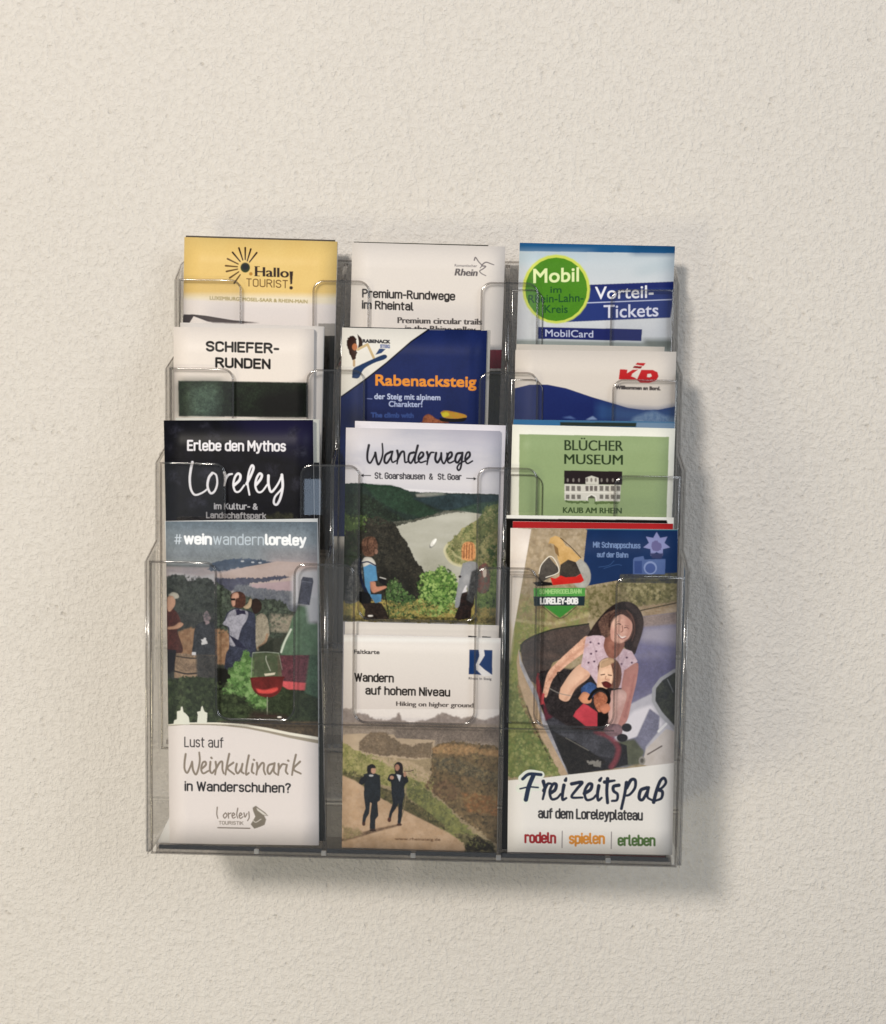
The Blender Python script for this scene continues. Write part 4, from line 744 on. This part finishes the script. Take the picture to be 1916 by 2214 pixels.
# track: far blue grey bowl
p.f('1100,740 1500,690 1500,1700 900,1900 800,1500 1000,1000', '86829c', n=('74729a', 'h', .3)); p.f('1100,740 1500,690 1500,790 1130,820', '8d7c7a', n=('9c8a84', 'h', .4), soft=4); p.f('1130,830 1500,800 1500,960 1100,930', 'a8a2b4', soft=16, al=.8); p.f('1040,1080 1400,1060 1400,1180 1150,1340 1000,1380', '5c5a84', soft=16, al=.6)
p.f('160,960 250,900 400,845 560,820 700,790 720,860 640,1000 420,1100 330,1300 240,1240 180,1100', '4c4442', n=('5c4c46', 'h', .5)); p.l('165,1010 200,930 400,845 700,795', 12, '3a3c30')
p.f('150,990 170,1080 230,1220 300,1340 330,1480 400,1640 480,1760 580,1980 480,1985 380,1780 260,1560 200,1400 150,1240 135,1100', 'b59a78', n=('c4a684', 'm', .4)); p.f('150,990 172,1085 232,1220 302,1340 332,1480 400,1590 420,1640 560,1900 600,1990 545,1990 440,1790 340,1590 290,1400 215,1250 160,1120', 'b4b2ba', n=('8e8c96', 'm', .4))
p.f('60,1280 140,1240 200,1440 260,1560 380,1790 480,1990 60,2000 40,1600', '7d8238', n=('5f7430', 'f', .6), rag=3); p.f('140,1240 210,1440 330,1680 300,1700 200,1480 150,1380', '9c7f50', n=('7d6a3c', 'f', .6), rag=3); p.l('215,1440 260,1570 350,1760 420,1900', 10, '4f4220', soft=3)
p.dabs('60,900 140,1240 200,1440 380,1790 460,1980 60,2000', ['56662a', '6e7e34', '8a9244', 'a0a058'], 1100, 13, al=.5)
# chute in front
p.f('1000,1440 1200,1340 1360,1380 1390,1700 1200,1800 1000,1920 860,1920 900,1700', 'c2c0cc', n=('adabb8', 'm', .3), soft=3); p.f('930,1620 1050,1480 1190,1430 1280,1580 1200,1680 960,1740', 'd6d2dc', soft=8); p.f('1180,1460 1260,1520 1250,1640 1150,1760 1140,1860 1000,1920 860,1930 940,1730 1080,1680', '72728a', n=('80809a', 'm', .4), soft=3)
p.f('900,1720 1060,1700 1140,1800 1100,1900 860,1930', '666a54', n=('505446', 'm', .4), soft=5)
p.f('1500,1130 1370,1150 1260,1220 1200,1300 1195,1400 1260,1520 1380,1640 1500,1700', '9fa0a8'); p.f('1500,1160 1370,1180 1280,1240 1230,1300 1225,1400 1280,1490 1370,1590 1500,1640', '35383a', n=('484c40', 'm', .5)); p.l('1320,1230 1365,1330', 8, '70747a')
p.f('1150,1780 1310,1620 1380,1640 1500,1720 1500,2000 1120,1900', 'c9c0bd', n=('b9afa8', 'm', .3)); p.l('1165,1820 1275,1755', 12, '6c605c'); p.l('1250,1640 1310,1580', 20, 'd8d6da'); p.e(1120, 1870, 26, 34, '8f8b84'); p.e(1120, 1870, 14, 18, '5c5850')
# sledge
p.f('290,1200 330,1160 380,1200 390,1440 420,1500 700,1640 900,1720 1000,1750 1010,1900 860,1940 560,1980 500,1880 400,1640 310,1400', '262428', n=('34323a', 'm', .4))
p.f('340,1420 430,1420 600,1480 760,1600 640,1610 480,1500 360,1560', '6e2436', n=('4a2c3a', 'm', .5), soft=3); p.f('360,1560 480,1500 700,1620 850,1660 930,1760 900,1850 700,1820 520,1700 430,1640', '3c3c44', n=('50505a', 'm', .4), soft=4); p.l('760,1640 860,1680 930,1760 920,1850 880,1920', 40, '8f3c4a', soft=10, al=.85)
p.f('540,1800 660,1840 720,1900 620,1900', '6c6660', n=('3a3632', 'f', .7), rag=3); p.f('430,1650 600,1720 840,1880 700,1960 540,1980', '1c191a', n=('2f2a28', 'f', .4), soft=3); p.l('520,1690 700,1790', 8, '6a6660'); p.f('680,1870 800,1880 790,1920 700,1900', '8a8680', rag=3)
p.f('290,1220 300,1180 340,1200 330,1330 360,1440 320,1400 290,1320', '8f1c28', n=('b22a36', 'm', .4)); p.f('310,1190 370,1160 380,1230 340,1260', '2c1214', rag=3)
p.f('440,1350 520,1370 540,1440 480,1450', '6c6658', n=('3c3a34', 'f', .5)); p.f('370,1300 560,1330 560,1480 400,1430', '1c1617', n=('4a4240', 'f', .4), soft=3)
# mother
p.f('300,1200 420,1130 560,1150 700,1090 960,1280 990,1560 900,1640 600,1640 380,1500', '272124', n=('3a3234', 'f', .5), soft=4)
p.f('690,890 760,780 860,670 960,620 1060,640 1120,720 1130,820 1090,960 1050,1040 960,960 850,900', '2a1d1e', n=('3c2a28', 'm', .4), curve=True); p.l('1010,640 1090,720 1112,820 1070,960', 40, '4a3c3a', al=.6, soft=8)
p.f('340,1340 380,1180 470,1080 600,960 690,890 720,990 640,1040 520,1130 420,1230 370,1370', 'e0a080', n=('ecb898', 'm', .4), curve=True); p.f('480,1300 560,1180 640,1110 710,1150 700,1220 600,1300 540,1400 470,1380', 'eebf9f', n=('dca888', 'm', .4), curve=True)
p.f('680,900 740,885 840,890 900,1000 980,990 1040,1010 1085,1090 1000,1160 960,1300 780,1290 700,1170 640,1130 660,1020', 'c3a4b2', n=('d2b8c4', 'f', .5)); 
for x, y in ((715, 940), (780, 950), (720, 1030), (760, 1010), (700, 1100), (1000, 1060), (745, 1090), (1040, 1100), (960, 1110)): p.e(x, y, 9, 8, '5c3c58')
p.f('830,900 880,860 960,900 980,970 920,1060 860,1060 820,980', 'a8705c', n=('8c5444', 'm', .5), curve=True); p.f('800,880 780,780 860,700 950,690 940,780 850,900', '5e4038', n=('7c5a48', 'f', .5), curve=True)
p.f('870,860 880,780 900,730 960,705 1020,730 1045,800 1030,880 990,930 930,950 880,920', 'e4b09a', n=('cc9080', 'm', .35), curve=True); p.f('860,740 940,680 1040,720 1060,830 1030,770 960,720 900,760 860,830', '4e322c', curve=True)
p.l('918,800 936,794 954,800', 7, '4c2824'); p.l('982,826 1000,822 1014,834', 7, '4c2824'); p.l('916,782 940,774', 4, '6c4034'); p.l('986,806 1014,812', 4, '6c4034'); p.l('930,880 960,902 990,896', 13, 'f0dcd4'); p.l('925,874 958,912 995,902', 6, '9c3c3c'); p.l('965,810 968,850 955,860', 8, 'a86c5c')
p.f('980,1160 1085,1100 1080,1230 1040,1400 1000,1560 930,1600 960,1420 960,1280', 'c98c80', n=('b87a72', 'm', .5), curve=True); p.f('880,1320 960,1310 1000,1360 960,1500 920,1600 860,1620 860,1440', 'd8b0a8', n=('c4948c', 'm', .4), curve=True); p.f('840,1580 950,1590 960,1660 880,1680 820,1640', '8c6c74', curve=True); p.e(1000, 1610, 40, 34, '2c2b33'); p.e(965, 1690, 44, 32, '28262e')
for a_ in ('1010,700 1050,760 1062,850 1040,930', '870,760 900,720 960,705', '1000,690 1040,730 1062,800', '990,930 1030,900 1050,840'): p.l(a_, 12, '6a463a', w2=5, soft=2, al=.8)
p.f('985,740 1030,760 1042,830 1020,890 985,925 1000,850', 'b87c6c', soft=6, al=.6); p.f('880,790 905,745 940,735 930,790 895,850', 'f0c4ac', soft=6, al=.6)
p.f('900,935 960,950 985,935 975,975 920,990', '8c5a4c', soft=5, al=.7); p.l('690,895 740,960 760,1060 790,1150', 8, 'a88a98', al=.5, soft=3); p.l('1000,1020 960,1120 950,1200', 8, 'a68696', al=.5, soft=3)
p.l('400,1230 500,1110 620,1010 690,960', 22, 'b87456', al=.45, soft=8); p.l('520,1390 600,1290 700,1200', 24, 'b88468', al=.5, soft=8); p.l('1060,1200 1030,1350 985,1520', 22, '9c5c58', al=.5, soft=8)
p.l('345,1350 330,1420', 22, 'c43c44'); p.l('480,1250 455,1180 500,1180', 9, '1c1616'); p.l('390,1300 470,1340 560,1360', 8, '8c8680', al=.7)
# child
p.f('770,1130 800,1080 860,1060 930,1090 960,1180 940,1290 880,1300 790,1260', '8a5e4c', n=('6c4438', 'f', .4), curve=True); p.f('765,1290 775,1180 800,1110 860,1090 890,1170 890,1250 850,1300 800,1310', 'f2c8a6', n=('dca884', 'm', .4), curve=True); p.f('780,1100 850,1060 910,1080 880,1110 800,1140', 'c09a74', curve=True)
p.f('880,1100 935,1120 950,1200 930,1270 880,1290 895,1190', '7a4c3c', soft=4, al=.8); p.l('790,1150 800,1090 850,1070', 10, 'd8b48c', soft=2, al=.7); p.l('798,1196 826,1192', 8, '5c3428'); p.l('855,1196 880,1200', 8, '5c3428'); p.l('838,1205 832,1228 846,1230', 6, 'b87a5c'); p.f('800,1255 840,1245 880,1270 860,1300 820,1290', '6a1c1c', curve=True); p.e(855, 1235, 14, 12, 'dca488')
p.f('640,1300 700,1255 750,1270 760,1310 720,1380 650,1350', '2c4f86', curve=True, n=('3c64a0', 'm', .4)); p.f('620,1380 660,1330 710,1350 720,1410 660,1420', 'd88e60', curve=True); p.f('740,1360 790,1330 840,1360 860,1440 800,1500 750,1440', '9c5230', n=('c97c50', 'm', .4), curve=True)
p.l('705,1385 740,1330 790,1305 840,1325 862,1390 840,1440', 26, '16100f'); p.f('600,1480 660,1420 700,1440 770,1490 770,1600 680,1600 580,1520', 'd23048', n=('b82038', 'm', .3)); p.f('770,1490 850,1480 860,1540 800,1610 770,1600', '1a1214'); p.f('780,1450 850,1420 870,1470 820,1500', 'd0805a', curve=True)
p.photo('0,0 1600,0 1600,2100 0,2100', b=1, amp=.08)
# white left strip, blue corner, emblem
p.f('80,40 250,50 100,920 60,1200 60,40', 'f2ece6', n=('e2d6cc', 'c', .2)); p.f('60,700 110,860 95,1000 60,1200', 'd9cdb8', soft=8)
p.f('690,40 1500,60 1500,380 925,455 640,505', '1f3d6c', n=('1a3560', 'c', .3)); p.f('680,42 1500,40 1500,62 680,56', '4a8290')
p.f('950,405 1500,390 1500,480 930,470', '3c3e50', n=('6a6a54', 'f', .4), al=.9)
p.d('Mit Schnappschuss', (735, 196), (1108, 204), 44, '7e94bc', wd=6); p.d('auf der Bahn', (765, 272), (1012, 276), 40, '7e94bc', wd=6)
st = [(1235 + (108 if i % 2 == 0 else 62) * math.sin(math.pi * i / 7), 172 - (100 if i % 2 == 0 else 58) * math.cos(math.pi * i / 7)) for i in range(14)]
p.f(st, '8f94c0'); p.e(1235, 185, 42, 44, '6f6c98', rag=2); p.f('1180,240 1290,240 1270,285 1200,280', '40466c', soft=3)
p.f('1050,290 1060,275 1130,262 1140,290 1305,285 1300,405 1048,405', '6075a4', n=('54689a', 'm', .3)); p.e(1185, 355, 52, 52, '8a9ac4'); p.e(1185, 358, 40, 40, '50649a'); p.f('1060,300 1120,300 1120,400 1060,400', '40558a'); p.l('820,360 920,330 960,336', 5, '3c5a8a'); p.l('780,350 860,335 900,300', 5, '3c5a8a')
p.e(630, 400, 84, 120, 'aeaca6', rot=-18, soft=2); p.e(628, 400, 76, 112, 'c0beb8', n=('a09c96', 'm', .3), rot=-18)
p.f('385,170 400,120 440,102 485,120 520,180 560,200 600,245 640,280 600,310 540,300 480,340 460,290 450,230 430,170 400,160', 'dcb880', n=('c9a468', 'm', .5)); p.f('300,490 310,400 330,330 390,270 430,320 470,360 460,400 380,440', '4c4743', n=('67615a', 'm', .4)); p.f('480,330 540,290 600,310 640,400 560,450 470,430', '3b3431', n=('575048', 'm', .4))
p.f('400,430 440,440 480,415 520,430 600,425 640,400 665,455 640,472 420,492', 'd8342c', n=('c02820', 'm', .4)); p.f('260,470 330,460 410,470 420,492 300,500', '1c1716'); p.l('365,430 440,405 468,375 440,300 395,265 330,330 310,400', 7, 'ece6da'); p.l('480,120 560,190 640,275', 7, '5c4c38'); p.f('425,170 460,200 470,270 440,240', '8f7148')
p.f('268,515 675,512 672,578 270,580', '4f9648', n=('68b05c', 'm', .3)); p.f('268,580 672,578 668,652 272,654', '24383f'); p.f('345,654 602,652 475,748', '4f9648', n=('3f8a3c', 'm', .3)); p.l('340,660 475,752 606,658', 8, '3c3c34', al=.6)
p.d('SOMMERRODELBAHN', (312, 562), (646, 558), 36, 'a5d08c', wd=6); p.d('LORELEY-BOB', (318, 642), (620, 642), 50, 'f0f0f0', wd=10)
p.fr = 'L'
p.f('-60,322 350,292 580,264 1000,218 1400,172 1500,160 1500,1500 -60,1500', 'edeae7')
F_ = '340,320 352,380 336,458|344,392 372,342 398,338|395,412 432,385 440,345 415,343 390,400 405,457 447,450 475,418|500,350 490,410 490,462 518,450|512,312 518,296|560,340 640,328 600,380 560,442 642,446|658,414 705,385 716,345 690,343 660,400 675,462 722,455 748,428|770,355 760,420 766,467 792,448|778,312 790,294|838,300 832,400 838,486|815,326 892,314|925,350 885,360 885,395 915,420 910,465 872,472|985,330 970,420 945,530|985,370 1020,310 1052,312 1050,370 1010,422 972,432|1142,370 1095,390 1083,450 1110,462 1145,400 1157,368 1147,440 1180,465|1195,482 1215,400 1245,320 1275,295 1290,330 1260,370 1225,385|1225,385 1262,400 1255,450 1212,470'
p.pen('180,300 230,262 320,270|262,270 225,360 205,465|160,375 230,362 300,366', 54, 'e8ece4'); p.pen(F_, 23, '1f2a44', w2=17)
p.l('180,302 230,264 322,268', 26, '1f3350'); p.l('265,270 228,360 205,462', 36, '1f3350'); p.l('160,378 230,364 300,368', 14, '1f3350'); p.l('838,300 832,400 838,486', 26, '1f2a44'); p.l('985,330 970,420 945,532', 24, '1f2a44')
p.d('auf dem Loreleyplateau', (298, 608), (1112, 626), 78, '38363a', wd=12)
p.d('rodeln', (193, 800), (440, 804), 84, 'a8242c', wd=18); p.d('spielen', (537, 808), (818, 808), 84, 'e09a3c', wd=18); p.d('erleben', (915, 822), (1210, 824), 84, '5c7c44', wd=18)
p.l('487,706 485,834', 7, '8c8488', curve=False); p.l('868,712 866,842', 7, '8c8488', curve=False)
brochure(p, "leaflet picturing a woman and child on a toboggan in the bottom right pocket", "print_toboggan", .0014)
p = page('frei_r', 'b52d30', 'F'); p.f('-50,1000 1700,1000 1530,1026 1470,1024 -50,1018', 'c94a48'); brochure(p, "red topped leaflet just behind the toboggan leaflet", "print_red_top", .0014)
p = page('frei_w', '16130f', 'F'); p.f('-50,940 1700,960 1700,1006 1540,1000 -50,984', 'f2f2ec'); p.f('1530,960 1700,960 1700,1200 1560,1060', 'eceae4'); brochure(p, "white topped leaflet at the back behind the red topped leaflet", "print_white_top", .0014)
